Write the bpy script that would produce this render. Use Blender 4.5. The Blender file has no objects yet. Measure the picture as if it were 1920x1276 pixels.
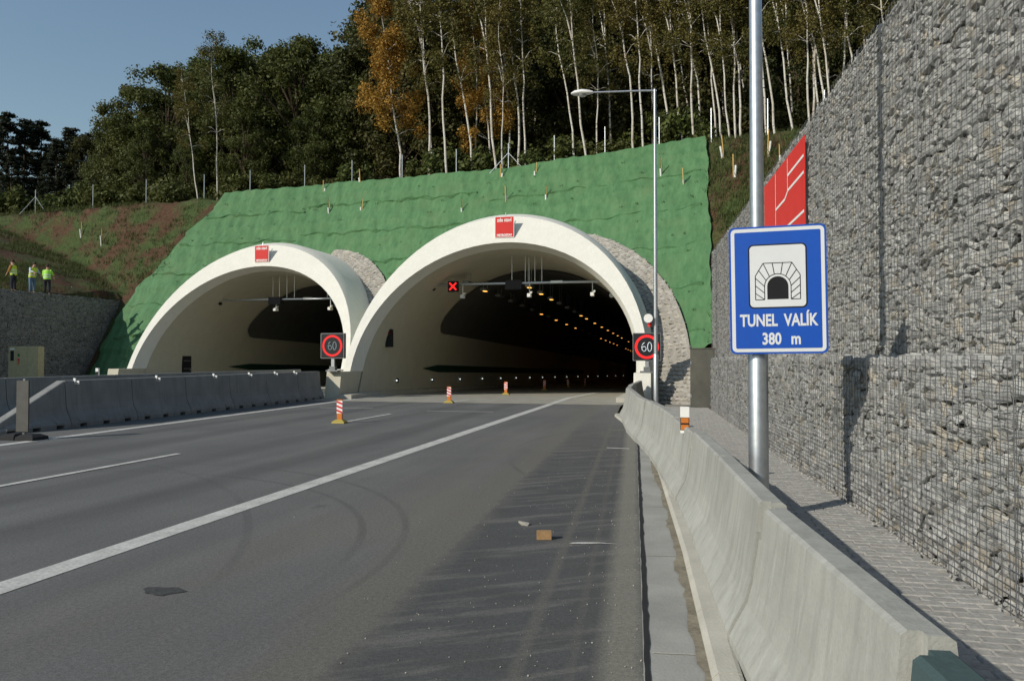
import bpy, bmesh, math, random
import numpy as np
from mathutils import Vector, Matrix
R = math.radians
rng = random.Random(7); nr = np.random.RandomState(7)
scene = bpy.context.scene; col = scene.collection
# ------------------------------------------------------------------ camera
F_PX = 1458.0; YAW = math.atan(330 / F_PX); PITCH = R(1.303); EYE = 1.6
cam_d = bpy.data.cameras.new('camera'); cam = bpy.data.objects.new('camera', cam_d); col.objects.link(cam)
cam_d.sensor_fit = 'HORIZONTAL'; cam_d.sensor_width = 36.0; cam_d.lens = 36.0 * F_PX / 1920.0
cam_d.clip_start = 0.05; cam_d.clip_end = 2000
cam.location = (0, 0, EYE); cam.rotation_euler = (R(90) + PITCH, 0, YAW)
scene.camera = cam
# ------------------------------------------------------------------ sky, sun, exposure
SUN_EL = R(29.5); SUN_TO = (-0.67, -0.743)          # horizontal direction towards the sun
world = bpy.data.worlds.new('World'); scene.world = world; world.use_nodes = True
wn = world.node_tree; bgn = wn.nodes['Background']
sky = wn.nodes.new('ShaderNodeTexSky'); sky.sky_type = 'NISHITA'; sky.sun_disc = False
sky.sun_elevation = SUN_EL; sky.sun_rotation = math.atan2(SUN_TO[0], SUN_TO[1])
sky.air_density = 1.5; sky.dust_density = 0.5; sky.ozone_density = 2.5
wn.links.new(sky.outputs[0], bgn.inputs[0]); bgn.inputs[1].default_value = 0.105
sun_d = bpy.data.lights.new('sun', 'SUN'); sun_d.energy = 3.8; sun_d.angle = R(0.5); sun_d.color = (1.0, 0.94, 0.85)
sun = bpy.data.objects.new('sun', sun_d); col.objects.link(sun)
sdir = Vector((SUN_TO[0] * math.cos(SUN_EL), SUN_TO[1] * math.cos(SUN_EL), math.sin(SUN_EL)))
sun.rotation_euler = sdir.to_track_quat('Z', 'Y').to_euler(); sun.location = (-30, -30, 40)
vs = scene.view_settings; vs.view_transform = 'Standard'; vs.look = 'None'; vs.exposure = 0.0; vs.gamma = 1.0
vs.use_curve_mapping = False

# ------------------------------------------------------------------ pixel -> ray helpers (photo is 1920x1276)
_c, _s = math.cos(YAW), math.sin(YAW)
FWD = np.array([-_s * math.cos(PITCH), _c * math.cos(PITCH), math.sin(PITCH)]); RGT = np.array([_c, _s, 0.0]); UPV = np.cross(RGT, FWD)
CAM = np.array([0, 0, EYE])
def ray(px, py): return FWD + RGT * (px - 960) / F_PX - UPV * (py - 638) / F_PX
def gp(px, py, z=0.0):
    d = ray(px, py); return CAM + d * ((z - EYE) / d[2])
def at_y(px, py, Y):
    d = ray(px, py); return CAM + d * (Y / d[1])
def proj(p):
    v = np.asarray(p) - CAM; z = v @ FWD; return 960 + F_PX * (v @ RGT) / z, 638 - F_PX * (v @ UPV) / z, z

# ------------------------------------------------------------------ materials
class NT:
    def __init__(s, name):
        s.m = bpy.data.materials.new(name); s.m.use_nodes = True; s.t = s.m.node_tree
        s.b = s.t.nodes['Principled BSDF']; s.out = s.t.nodes['Material Output']
        s.b.inputs['Specular IOR Level'].default_value = 0.25
    def n(s, typ, **kw):
        o = s.t.nodes.new(typ)
        for k, v in kw.items(): setattr(o, k, v)
        return o
    def put(s, sock, v):
        if hasattr(v, 'is_output') or isinstance(v, bpy.types.NodeSocket): s.t.links.new(v, sock)
        else: sock.default_value = v
    def coord(s): return s.n('ShaderNodeTexCoord').outputs['Object']
    def xyz(s):
        o = s.n('ShaderNodeSeparateXYZ'); s.put(o.inputs[0], s.n('ShaderNodeNewGeometry').outputs['Position']); return o.outputs
    def mth(s, op, a, b=0.0, clamp=False):
        o = s.n('ShaderNodeMath', operation=op, use_clamp=clamp); s.put(o.inputs[0], a); s.put(o.inputs[1], b); return o.outputs[0]
    def noise(s, scale, detail=4, rough=0.55, vec=None, stretch=None):
        o = s.n('ShaderNodeTexNoise'); o.inputs['Scale'].default_value = scale; o.inputs['Detail'].default_value = detail; o.inputs['Roughness'].default_value = rough
        v = vec or s.n('ShaderNodeNewGeometry').outputs['Position']
        if stretch:
            mp = s.n('ShaderNodeMapping'); mp.inputs['Scale'].default_value = stretch; s.put(mp.inputs[0], v); v = mp.outputs[0]
        s.put(o.inputs['Vector'], v); return o.outputs['Fac']
    def ramp(s, fac, p0, p1, c0=(0, 0, 0, 1), c1=(1, 1, 1, 1)):
        o = s.n('ShaderNodeValToRGB'); e = o.color_ramp.elements; e[0].position = p0; e[1].position = p1; e[0].color = c0; e[1].color = c1
        s.put(o.inputs[0], fac); return o.outputs[0]
    def mix(s, fac, a, b):
        o = s.n('ShaderNodeMix', data_type='RGBA'); s.put(o.inputs[0], fac); s.put(o.inputs[6], a); s.put(o.inputs[7], b); return o.outputs[2]
    def bump(s, h, strength=0.3, dist=0.02):
        o = s.n('ShaderNodeBump'); o.inputs['Strength'].default_value = strength; o.inputs['Distance'].default_value = dist
        s.put(o.inputs['Height'], h); s.put(s.b.inputs['Normal'], o.outputs[0])
    def col(s, v): s.put(s.b.inputs['Base Color'], v)
    def rough(s, v): s.put(s.b.inputs['Roughness'], v)
def c4(r, g, b): return (r, g, b, 1)
MATS = {}
def simple(name, c, rough=0.6, metal=0.0, var=0.15, scale=8.0, bump=0.0, spec=None):
    """base colour broken up by two noises"""
    if name in MATS: return MATS[name]
    t = NT(name); n = t.noise(scale); n2 = t.noise(scale * 9, 3)
    f = t.mth('ADD', t.mth('MULTIPLY', n, 0.6), t.mth('MULTIPLY', n2, 0.4))
    lo = tuple(x * (1 - var * 1.6) for x in c); hi = tuple(min(1, x * (1 + var * 1.6)) for x in c)
    t.col(t.ramp(f, 0.25, 0.75, c4(*lo), c4(*hi))); t.rough(rough); t.b.inputs['Metallic'].default_value = metal
    if spec is not None: t.b.inputs['Specular IOR Level'].default_value = spec
    if bump: t.bump(f, bump, 0.02)
    MATS[name] = t.m; return t.m
def emit(name, c, strength):
    if name in MATS: return MATS[name]
    t = NT(name); t.col(c4(*[x * 0.3 for x in c])); t.b.inputs['Emission Color'].default_value = c4(*c); t.b.inputs['Emission Strength'].default_value = strength
    MATS[name] = t.m; return t.m

def mat_concrete(name, c, streak=True, dirt=0.5, lo=0.8, hi=1.1):
    t = NT(name); n = t.noise(1.7, 6, 0.6); n2 = t.noise(60, 3)
    base = t.ramp(n, 0.3, 0.7, c4(*[x * lo for x in c]), c4(*[min(1, x * hi) for x in c]))
    if streak:
        st = t.noise(1.0, 5, 0.6, stretch=(9, 9, 0.5)); base = t.mix(t.ramp(st, 0.48, 0.72), base, c4(*[x * (1 - dirt * 0.5) for x in c]))
        st2 = t.noise(1.0, 4, 0.6, stretch=(16, 16, 0.35)); base = t.mix(t.mth('MULTIPLY', t.ramp(st2, 0.55, 0.75), 0.5), base, c4(*[min(1, x * 1.25) for x in c]))
    base = t.mix(t.mth('MULTIPLY', t.ramp(n2, 0.45, 0.8), 0.25), base, c4(*[x * 0.55 for x in c]))
    t.col(base); t.rough(0.85); t.bump(t.mth('ADD', n2, t.mth('MULTIPLY', n, 2.0)), 0.25, 0.01)
    return t.m
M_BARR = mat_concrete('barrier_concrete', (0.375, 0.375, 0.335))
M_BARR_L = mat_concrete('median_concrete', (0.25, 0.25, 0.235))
M_KERB = mat_concrete('kerb_concrete', (0.46, 0.44, 0.37), False)
M_GUTTER = mat_concrete('gutter_concrete', (0.34, 0.335, 0.30), False)
M_PORTAL = mat_concrete('portal_paint', (0.73, 0.715, 0.63), True, 0.12, 0.95, 1.03)
M_LINING = mat_concrete('lining_paint', (0.52, 0.49, 0.38), True, 0.12, 0.93, 1.04)
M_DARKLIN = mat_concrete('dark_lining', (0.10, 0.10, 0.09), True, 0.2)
M_TUNROAD = mat_concrete('tunnel_pavement', (0.33, 0.315, 0.26), False)
M_GALV = simple('galvanised', (0.50, 0.53, 0.55), 0.38, 0.85, 0.14, 14)
M_STEEL = simple('grey_steel', (0.22, 0.23, 0.23), 0.45, 0.6, 0.1)
M_BLACK = simple('black_housing', (0.02, 0.02, 0.022), 0.5)
M_RUBBER = simple('black_rubber', (0.025, 0.025, 0.025), 0.85)
M_WHITE = simple('white_paint', (0.78, 0.78, 0.74), 0.5, 0, 0.05)
M_RED = simple('red_print', (0.62, 0.035, 0.03), 0.55, 0, 0.06, 3)
M_ORANGE = simple('orange_plastic', (0.55, 0.17, 0.03), 0.5, 0, 0.08)
M_YELLOW = simple('yellow_plastic', (0.34, 0.27, 0.06), 0.6, 0, 0.12)
M_BLUE = simple('blue_sign', (0.005, 0.075, 0.42), 0.35, 0, 0.04, 2, spec=0.5)
M_SIGNW = simple('sign_white', (0.66, 0.68, 0.68), 0.4, 0, 0.03, 2)
M_INK = simple('sign_black', (0.012, 0.012, 0.014), 0.5)
M_TEAL = mat_concrete('teal_concrete', (0.06, 0.095, 0.095), True)
M_SOILEDGE = simple('soil', (0.13, 0.075, 0.04), 0.95, 0, 0.35, 6, 0.6)
M_BARK = simple('bark', (0.07, 0.052, 0.035), 0.9, 0, 0.3, 5, 0.5)
M_WOOD = simple('raw_wood', (0.34, 0.21, 0.10), 0.7, 0, 0.15, 20)
M_STAKE = simple('stake_wood', (0.55, 0.36, 0.12), 0.7)
M_TUBE = simple('tube_plastic', (0.66, 0.68, 0.64), 0.5)
M_CREAMCAB = simple('cream_cabinet', (0.42, 0.38, 0.22), 0.5)
M_CABMETAL = simple('sheet_metal', (0.17, 0.165, 0.14), 0.32, 0.55, 0.2, 3)
M_LED_R = emit('led_red', (1.0, 0.02, 0.02), 1.6)
M_LED_W = emit('led_white', (0.85, 0.95, 1.0), 0.8)
M_LED_WD = emit('led_white_dim', (0.6, 0.75, 0.8), 0.25)
M_SODIUM = emit('sodium_lamp', (1.0, 0.42, 0.08), 3.2)
M_GUIDE = emit('guide_light', (0.9, 1.0, 1.0), 1.2)

def mat_stone(name, c0, c1, tint):
    t = NT(name); g = t.n('ShaderNodeNewGeometry'); oi = t.n('ShaderNodeObjectInfo')
    r = t.mth('FRACT', t.mth('ADD', g.outputs['Random Per Island'], t.mth('MULTIPLY', oi.outputs['Random'], 7.31)))
    base = t.ramp(r, 0.0, 1.0, c4(*c0), c4(*c1))
    r2 = t.mth('FRACT', t.mth('MULTIPLY', r, 13.7)); base = t.mix(t.mth('MULTIPLY', t.ramp(r2, 0.8, 1.0), 0.55), base, c4(*tint))
    n = t.noise(14, 6, 0.65); base = t.mix(t.ramp(n, 0.35, 0.75), base, t.mix(0.55, base, c4(0.55, 0.54, 0.5)))
    n3 = t.noise(40, 4, 0.7, stretch=(1, 1, 3)); base = t.mix(t.mth('MULTIPLY', t.ramp(n3, 0.5, 0.75), 0.5), base, c4(0.08, 0.08, 0.078))
    t.col(base); t.rough(0.8); t.bump(t.mth('ADD', n, n3), 0.5, 0.012); return t.m
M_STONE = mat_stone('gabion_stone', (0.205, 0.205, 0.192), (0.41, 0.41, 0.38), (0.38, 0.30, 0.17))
M_STONE_SHADE = mat_stone('gabion_stone_shade', (0.035, 0.037, 0.038), (0.115, 0.115, 0.115), (0.10, 0.09, 0.07))  # stone of the left wall, its shade put into a darker colour
M_PAVSTONE = mat_stone('slope_stone', (0.26, 0.24, 0.20), (0.42, 0.39, 0.33), (0.38, 0.32, 0.22))
M_PAVER = mat_stone('paver', (0.27, 0.265, 0.24), (0.34, 0.33, 0.295), (0.30, 0.28, 0.24))
M_MORTAR = simple('mortar', (0.28, 0.26, 0.22), 0.9, 0, 0.2, 9)
M_DEEP = simple('stone_fill_dark', (0.10, 0.10, 0.097), 0.95, 0, 0.4, 20)

def mat_asphalt():
    t = NT('asphalt'); X, Y, Z = t.xyz(); ab = lambda v: t.mth('ABSOLUTE', v)
    big = t.noise(0.35, 5, 0.6); mid = t.noise(2.2, 5, 0.6); fine = t.noise(120, 3, 0.75); along = t.noise(1.0, 5, 0.6, stretch=(1.6, 0.12, 1))
    base = t.ramp(t.mth('ADD', t.mth('MULTIPLY', big, 0.5), t.mth('MULTIPLY', along, 0.5)), 0.35, 0.65, c4(0.138, 0.138, 0.133), c4(0.205, 0.204, 0.19))
    # dark newer strip on the shoulder, with dusty scrape marks
    edge = t.mth('ADD', X, t.mth('MULTIPLY', Y, 0.05)); edge = t.mth('ADD', edge, t.mth('MULTIPLY', t.mth('SUBTRACT', t.noise(5, 5, 0.7), 0.5), 0.35))
    dark = t.ramp(edge, -1.0, 1.0)       # placeholder, replaced below
    dk = t.mth('MULTIPLY', t.mth('GREATER_THAN', edge, -1.62), t.mth('LESS_THAN', Y, 24.0))
    sm = t.n('ShaderNodeMapRange'); t.put(sm.inputs[0], edge); sm.inputs[1].default_value = -1.68; sm.inputs[2].default_value = -1.60; sm.inputs[3].default_value = 0; sm.inputs[4].default_value = 1
    fade = t.n('ShaderNodeMapRange'); t.put(fade.inputs[0], Y); fade.inputs[1].default_value = 24; fade.inputs[2].default_value = 12; fade.inputs[3].default_value = 0; fade.inputs[4].default_value = 1
    dk = t.mth('MULTIPLY', t.mth('MULTIPLY', sm.outputs[0], fade.outputs[0]), 0.85)
    mp = t.n('ShaderNodeMapping'); mp.vector_type = 'TEXTURE'; mp.inputs['Rotation'].default_value = (0, 0, R(32)); mp.inputs['Scale'].default_value = (1.5, 0.22, 1)
    t.put(mp.inputs[0], t.n('ShaderNodeNewGeometry').outputs['Position'])
    scr = t.noise(1.0, 6, 0.62, vec=mp.outputs[0])
    strip = t.mix(t.ramp(scr, 0.50, 0.60), c4(0.088, 0.092, 0.092), c4(0.165, 0.163, 0.149))
    strip = t.mix(t.mth('MULTIPLY', t.ramp(mid, 0.45, 0.7), 0.5), strip, c4(0.055, 0.056, 0.054))
    sd = t.n('ShaderNodeMapRange'); t.put(sd.inputs[0], X); sd.inputs[1].default_value = -4.6; sd.inputs[2].default_value = -3.2; sd.inputs[3].default_value = 0; sd.inputs[4].default_value = 1
    dn = t.ramp(t.noise(1.0, 5, 0.6, stretch=(0.9, 0.22, 1)), 0.42, 0.66)
    base = t.mix(t.mth('MULTIPLY', t.mth('MULTIPLY', sd.outputs[0], dn), 0.6), base, c4(0.205, 0.19, 0.15))
    base = t.mix(dk, base, strip)
    # pale dust beside the strip and along the gutter, one pale scrape line
    def line(cx, k, w, wob=0.1):
        d = t.mth('ADD', t.mth('ADD', X, t.mth('MULTIPLY', Y, k)), -cx); d = t.mth('ADD', d, t.mth('MULTIPLY', t.mth('SUBTRACT', mid, 0.5), wob))
        mr = t.n('ShaderNodeMapRange'); t.put(mr.inputs[0], ab(d)); mr.inputs[1].default_value = w; mr.inputs[2].default_value = w * 0.35; mr.inputs[3].default_value = 0; mr.inputs[4].default_value = 1
        return mr.outputs[0]
    dust = c4(0.165, 0.16, 0.135)
    base = t.mix(t.mth('MULTIPLY', line(-1.80, 0.05, 0.34, 0.3), 0.65), base, c4(0.18, 0.172, 0.143))
    base = t.mix(t.mth('MULTIPLY', line(-0.62, 0.063, 0.055, 0.06), 0.65), base, dust)
    base = t.mix(t.mth('MULTIPLY', line(-0.07, 0.0665, 0.17, 0.06), t.mth('ADD', 0.45, t.mth('MULTIPLY', fine, 0.6))), base, c4(0.30, 0.285, 0.23))
    base = t.mix(t.mth('MULTIPLY', line(-0.33, 0.0665, 0.035, 0.05), 0.35), base, dust)
    # wheel tracks, curved tyre marks
    def arc(x0, y0, r, w):
        dx = t.mth('SUBTRACT', X, x0); dy = t.mth('SUBTRACT', Y, y0); d = t.mth('SQRT', t.mth('ADD', t.mth('MULTIPLY', dx, dx), t.mth('MULTIPLY', dy, dy)))
        mr = t.n('ShaderNodeMapRange'); t.put(mr.inputs[0], ab(t.mth('SUBTRACT', d, r))); mr.inputs[1].default_value = w; mr.inputs[2].default_value = w * 0.4; mr.inputs[3].default_value = 0; mr.inputs[4].default_value = 1
        return t.mth('MULTIPLY', mr.outputs[0], t.ramp(big, 0.4, 0.6))
    for a in ((-7.2, 5.0, 4.6, 0.05), (-7.6, 5.2, 5.3, 0.05), (-12, 2, 9.2, 0.06), (5, 14, 8.0, 0.05)):
        base = t.mix(t.mth('MULTIPLY', arc(*a), 0.3), base, c4(0.05, 0.05, 0.05))
    for cx in (-6.0, -7.6, -9.9, -11.5):
        base = t.mix(t.mth('MULTIPLY', line(cx, 0.0, 0.45, 0.2), 0.3), base, c4(0.055, 0.055, 0.053))
    base = t.mix(t.mth('MULTIPLY', t.ramp(t.noise(1.1, 3), 0.70, 0.78), 0.5), base, c4(0.035, 0.035, 0.035))
    base = t.mix(t.mth('MULTIPLY', t.ramp(t.noise(230, 1), 0.70, 0.76), 0.6), base, c4(0.32, 0.31, 0.28))
    base = t.mix(t.mth('MULTIPLY', t.ramp(fine, 0.46, 0.58), 0.7), base, t.mix(0.55, base, c4(0.02, 0.02, 0.02)))
    gr_ = t.noise(34, 8, 0.85); base = t.mix(t.mth('MULTIPLY', t.ramp(gr_, 0.44, 0.58), 0.55), base, t.mix(0.6, base, c4(0.02, 0.02, 0.02)))
    base = t.mix(t.mth('MULTIPLY', t.ramp(t.noise(48, 8, 0.85), 0.56, 0.66), 0.4), base, c4(0.27, 0.265, 0.25))
    t.col(base); t.rough(0.92); t.bump(fine, 0.35, 0.005); return t.m
M_ASPH = mat_asphalt()
def mat_marking():
    t = NT('road_marking'); n = t.noise(30, 5, 0.7); n2 = t.noise(3, 4)
    f = t.ramp(t.mth('ADD', t.mth('MULTIPLY', n, 0.6), t.mth('MULTIPLY', n2, 0.4)), 0.40, 0.62)
    t.col(t.mix(f, c4(0.62, 0.61, 0.56), c4(0.36, 0.355, 0.32))); t.rough(0.8); return t.m
M_MARK = mat_marking()
def mat_hill():
    t = NT('hill_soil'); n = t.noise(0.5, 6, 0.65); n2 = t.noise(5, 5, 0.7); X, Y, Z = t.xyz()
    soil = t.ramp(n2, 0.3, 0.75, c4(0.045, 0.024, 0.013), c4(0.12, 0.065, 0.035)); gr = t.ramp(n2, 0.3, 0.7, c4(0.028, 0.045, 0.014), c4(0.075, 0.105, 0.03))
    t.col(t.mix(t.ramp(n, 0.44, 0.58), soil, gr)); t.rough(0.95); t.bump(t.mth('ADD', n2, n), 0.9, 0.12); return t.m
M_HILL = mat_hill()
def mat_green():
    t = NT('green_geotextile'); n = t.noise(0.8, 5, 0.6); n2 = t.noise(3.0, 5, 0.65, stretch=(1.3, 0.5, 0.5)); n3 = t.noise(25, 3)
    c = t.ramp(n2, 0.3, 0.7, c4(0.055, 0.138, 0.056), c4(0.098, 0.212, 0.092)); c = t.mix(t.mth('MULTIPLY', t.ramp(n, 0.5, 0.75), 0.55), c, c4(0.12, 0.19, 0.085))
    t.col(t.mix(t.mth('MULTIPLY', t.ramp(n3, 0.5, 0.8), 0.3), c, c4(0.02, 0.08, 0.025))); t.rough(0.75); t.bump(t.mth('ADD', n2, t.mth('MULTIPLY', n3, 0.3)), 0.45, 0.08); return t.m
M_GREEN = mat_green()
def mat_leaf(name, c0, c1, c2):
    t = NT(name); g = t.n('ShaderNodeNewGeometry'); oi = t.n('ShaderNodeObjectInfo')
    a = t.ramp(g.outputs['Random Per Island'], 0.0, 1.0, c4(*c0), c4(*c1)); a = t.mix(t.mth('MULTIPLY', oi.outputs['Random'], 0.6), a, c4(*c2))
    t.col(a); t.rough(0.65); tr = t.n('ShaderNodeBsdfTranslucent'); t.put(tr.inputs[0], a); mx = t.n('ShaderNodeMixShader'); mx.inputs[0].default_value = 0.3
    t.t.links.new(t.b.outputs[0], mx.inputs[1]); t.t.links.new(tr.outputs[0], mx.inputs[2]); t.t.links.new(mx.outputs[0], t.out.inputs[0]); return t.m
M_LEAF_OAK = mat_leaf('oak_leaf', (0.036, 0.058, 0.014), (0.11, 0.135, 0.032), (0.095, 0.09, 0.024))
M_LEAF_DARK = mat_leaf('dark_leaf', (0.026, 0.038, 0.012), (0.085, 0.092, 0.026), (0.095, 0.08, 0.024))
M_LEAF_BIRCH = mat_leaf('birch_leaf', (0.06, 0.068, 0.018), (0.14, 0.13, 0.035), (0.16, 0.12, 0.03))
M_LEAF_ORANGE = mat_leaf('orange_leaf', (0.22, 0.12, 0.022), (0.46, 0.26, 0.05), (0.38, 0.25, 0.05))
M_LEAF_PINE = mat_leaf('pine_needle', (0.014, 0.022, 0.012), (0.035, 0.045, 0.02), (0.03, 0.035, 0.02))
M_GRASS = mat_leaf('grass_blade', (0.035, 0.06, 0.014), (0.10, 0.135, 0.035), (0.09, 0.09, 0.03))
def mat_birchbark():
    t = NT('birch_bark'); n = t.noise(1.0, 4, 0.7, stretch=(2.5, 2.5, 9)); n2 = t.noise(0.9, 3)
    c = t.mix(t.ramp(n, 0.56, 0.66), c4(0.56, 0.54, 0.48), c4(0.05, 0.042, 0.035)); c = t.mix(t.mth('MULTIPLY', t.ramp(n2, 0.45, 0.7), 0.55), c, c4(0.30, 0.23, 0.16))
    t.col(c); t.rough(0.75); return t.m
M_BIRCH = mat_birchbark()

# ------------------------------------------------------------------ mesh helpers
def link(o, parent=None):
    col.objects.link(o)
    if parent is not None: o.parent = parent
    return o
def tag(o, label=None, cat=None, group=None, kind=None):
    if label: o['label'] = label
    if cat: o['category'] = cat
    if group: o['group'] = group
    if kind: o['kind'] = kind
    return o
def empty(name, loc=(0, 0, 0), rz=0.0):
    o = bpy.data.objects.new(name, None); o.location = loc; o.rotation_euler = (0, 0, rz); o.empty_display_size = 0.2; return link(o)
class MB:
    def __init__(s): s.v = []; s.f = []
    def add(s, vs, fs):
        k = len(s.v); s.v += [tuple(float(q) for q in p) for p in vs]; s.f += [tuple(i + k for i in f) for f in fs]; return s
    def box(s, c, d, rz=0.0, M=None):
        x, y, z = [q / 2 for q in d]; P = [(-x, -y, -z), (x, -y, -z), (x, y, -z), (-x, y, -z), (-x, -y, z), (x, -y, z), (x, y, z), (-x, y, z)]
        m = M or Matrix.Rotation(rz, 4, 'Z')
        return s.add([Vector(c) + (m @ Vector(p)) for p in P], [(3, 2, 1, 0), (4, 5, 6, 7), (0, 1, 5, 4), (1, 2, 6, 5), (2, 3, 7, 6), (3, 0, 4, 7)])
    def tube(s, pts, rad, n=8, cap=True):
        pts = [Vector(p) for p in pts]; rad = rad if isinstance(rad, (list, tuple)) else [rad] * len(pts); vs = []; fs = []
        for i, p in enumerate(pts):
            d = (pts[min(i + 1, len(pts) - 1)] - pts[max(i - 1, 0)]).normalized(); a = d.orthogonal().normalized() if abs(d.z) < 0.9 else (Vector((1, 0, 0)) - d * d.x).normalized(); b = d.cross(a)
            for k in range(n):
                t = 2 * math.pi * k / n; vs.append(p + (a * math.cos(t) + b * math.sin(t)) * rad[i])
        for i in range(len(pts) - 1):
            for k in range(n): fs.append((i * n + k, i * n + (k + 1) % n, (i + 1) * n + (k + 1) % n, (i + 1) * n + k))
        if cap: fs.append(tuple(range(n))[::-1]); fs.append(tuple((len(pts) - 1) * n + k for k in range(n)))
        return s.add(vs, fs)
    def loft(s, rings, closed=True, cap=True):
        n = len(rings[0]); vs = [p for r in rings for p in r]; fs = []
        for i in range(len(rings) - 1):
            for k in range(n if closed else n - 1): fs.append((i * n + k, i * n + (k + 1) % n, (i + 1) * n + (k + 1) % n, (i + 1) * n + k))
        if cap: fs.append(tuple(range(n))[::-1]); fs.append(tuple((len(rings) - 1) * n + k for k in range(n)))
        return s.add(vs, fs)
    def prism(s, poly, z0, z1, M=None):
        """poly in xy extruded in z, optionally transformed"""
        r0 = [Vector((p[0], p[1], z0)) for p in poly]; r1 = [Vector((p[0], p[1], z1)) for p in poly]
        if M: r0 = [M @ p for p in r0]; r1 = [M @ p for p in r1]
        return s.loft([r0, r1])
    def build(s, name, mat, parent=None, loc=None, smooth=False, fix=True):
        me = bpy.data.meshes.new(name); L = Vector(loc) if loc is not None else Vector((0, 0, 0))
        me.from_pydata([tuple(Vector(p) - L) for p in s.v], [], s.f)
        if fix:
            bm = bmesh.new(); bm.from_mesh(me); bmesh.ops.recalc_face_normals(bm, faces=bm.faces); bm.to_mesh(me); bm.free()
        me.materials.append(mat)
        if smooth:
            for p in me.polygons: p.use_smooth = True
            try: me.set_sharp_from_angle(angle=R(40))
            except Exception: pass
        o = bpy.data.objects.new(name, me); o.location = L; return link(o, parent)
def np_mesh(name, V, Fq, mat, parent=None):
    """fast mesh from arrays: V (n,3), Fq (m,k)"""
    me = bpy.data.meshes.new(name); k = Fq.shape[1]; V = np.ascontiguousarray(V, dtype=np.float32); Fq = np.ascontiguousarray(Fq, dtype=np.int32)
    me.vertices.add(len(V)); me.vertices.foreach_set('co', V.ravel()); me.loops.add(Fq.size); me.loops.foreach_set('vertex_index', Fq.ravel())
    me.polygons.add(len(Fq)); me.polygons.foreach_set('loop_start', np.arange(0, Fq.size, k, dtype=np.int32)); me.update(calc_edges=True); me.validate(); me.shade_flat()
    me.materials.append(mat); o = bpy.data.objects.new(name, me); return link(o, parent)
def rrect(w, h, r, n=5):
    P = []
    for (cx, cy, a0) in ((w / 2 - r, h / 2 - r, 0), (-w / 2 + r, h / 2 - r, 90), (-w / 2 + r, -h / 2 + r, 180), (w / 2 - r, -h / 2 + r, 270)):
        for i in range(n + 1):
            a = R(a0 + 90 * i / n); P.append((cx + r * math.cos(a), cy + r * math.sin(a)))
    return P
def text(body, size, mat, parent, M, sx=1.0, name='lettering', bold=0.0, depth=0.0015):
    cu = bpy.data.curves.new('txt', 'FONT'); cu.body = body; cu.size = size; cu.align_x = 'CENTER'; cu.align_y = 'CENTER'; cu.extrude = depth; cu.offset = bold; cu.resolution_u = 3
    to = bpy.data.objects.new('txt', cu); col.objects.link(to); dg = bpy.context.evaluated_depsgraph_get(); dg.update()
    me = bpy.data.meshes.new_from_object(to.evaluated_get(dg)); bpy.data.objects.remove(to)
    me.transform(Matrix.Diagonal((sx, 1, 1, 1))); me.transform(M); me.materials.clear(); me.materials.append(mat); me.name = name
    return link(bpy.data.objects.new(name, me), parent)
FACE = Matrix(((1, 0, 0, 0), (0, 0, -1, 0), (0, 1, 0, 0), (0, 0, 0, 1)))     # xy drawing -> upright, facing -Y, thickness towards -Y

# ------------------------------------------------------------------ terrain
XC = {'right': -7.7, 'left': -22.5}; YP = {'right': 29.9, 'left': 35.4}
LEAN = 0.5; Z0 = 1.2
crest_px = [(1760, 215, 36), (1500, 243, 38), (1320, 268, 40), (950, 325, 43), (650, 351, 46), (365, 375, 47), (200, 386, 49), (0, 402, 52), (-300, 420, 58)]
CP = sorted([tuple(at_y(*q)) for q in crest_px]); CX_ = [p[0] for p in CP]; CY_ = [p[1] for p in CP]; CZ_ = [p[2] for p in CP]
FT = sorted([(14, 20, 0), (6, 23.5, 0), (0.9, 28.6, 0), (-1.8, 31.0, 0), (-7.7, 33.8, 0), (-14, 36.2, 0), (-22.5, 39.0, 0), (-29, 38.2, 0), (-32, 38.2, 0), (-35.2, 39.5, 0), (-36.5, 42, 3.5), (-45, 48, 5.5), (-70, 55, 8)])
FX_ = [p[0] for p in FT]; FY_ = [p[1] for p in FT]; FZ_ = [p[2] for p in FT]
def slope_yz(X, t):
    """point on the embankment at parameter t (0 foot, 1 crest)"""
    fy, fz = np.interp(X, FX_, FY_), np.interp(X, FX_, FZ_); cy, cz = np.interp(X, CX_, CY_), np.interp(X, CX_, CZ_)
    return fy + (cy - fy) * t, fz + (cz - fz) * t
def slope_y_at(X, z):
    fz, cz = np.interp(X, FX_, FZ_), np.interp(X, CX_, CZ_); t = (z - fz) / (cz - fz); return slope_yz(X, t)[0]
def h(X, Y):
    X = np.asarray(X, float); Y = np.asarray(Y, float)
    fy, fz = np.interp(X, FX_, FY_), np.interp(X, FX_, FZ_); cy, cz = np.interp(X, CX_, CY_), np.interp(X, CX_, CZ_)
    t = (Y - fy) / (cy - fy); s = np.where(t < 0, -0.15, np.where(t < 1, fz + (cz - fz) * t, cz + 0.05 * (Y - cy)))
    hl = np.where(X < -35.6, np.minimum(5.15 + 0.30 * (-36.4 - X) + 0.10 * (Y - 34), 13 + 0.05 * (Y - 50)), -9)
    hl = np.where((X < -35.6) & (Y < 20), np.minimum(hl, 5.2), hl)
    hr = np.where((X > 3.3) & (Y < 45), 5.0 + 0.12 * (X - 3.3), -9)
    return np.maximum(np.maximum(s, hl), hr)
def hit(px, py, y0=20.0, y1=90.0):
    d = ray(px, py)
    for Y in np.arange(y0, y1, 0.05):
        p = CAM + d * (Y / d[1])
        if p[2] <= float(h(p[0], p[1])): return p
    return None
def ell(a, b, X, z, xc):      # inside test of an arch
    dx = X - xc; dz = np.maximum(z - Z0, 0); return (dx / a) ** 2 + (dz / b) ** 2 < 1
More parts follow.
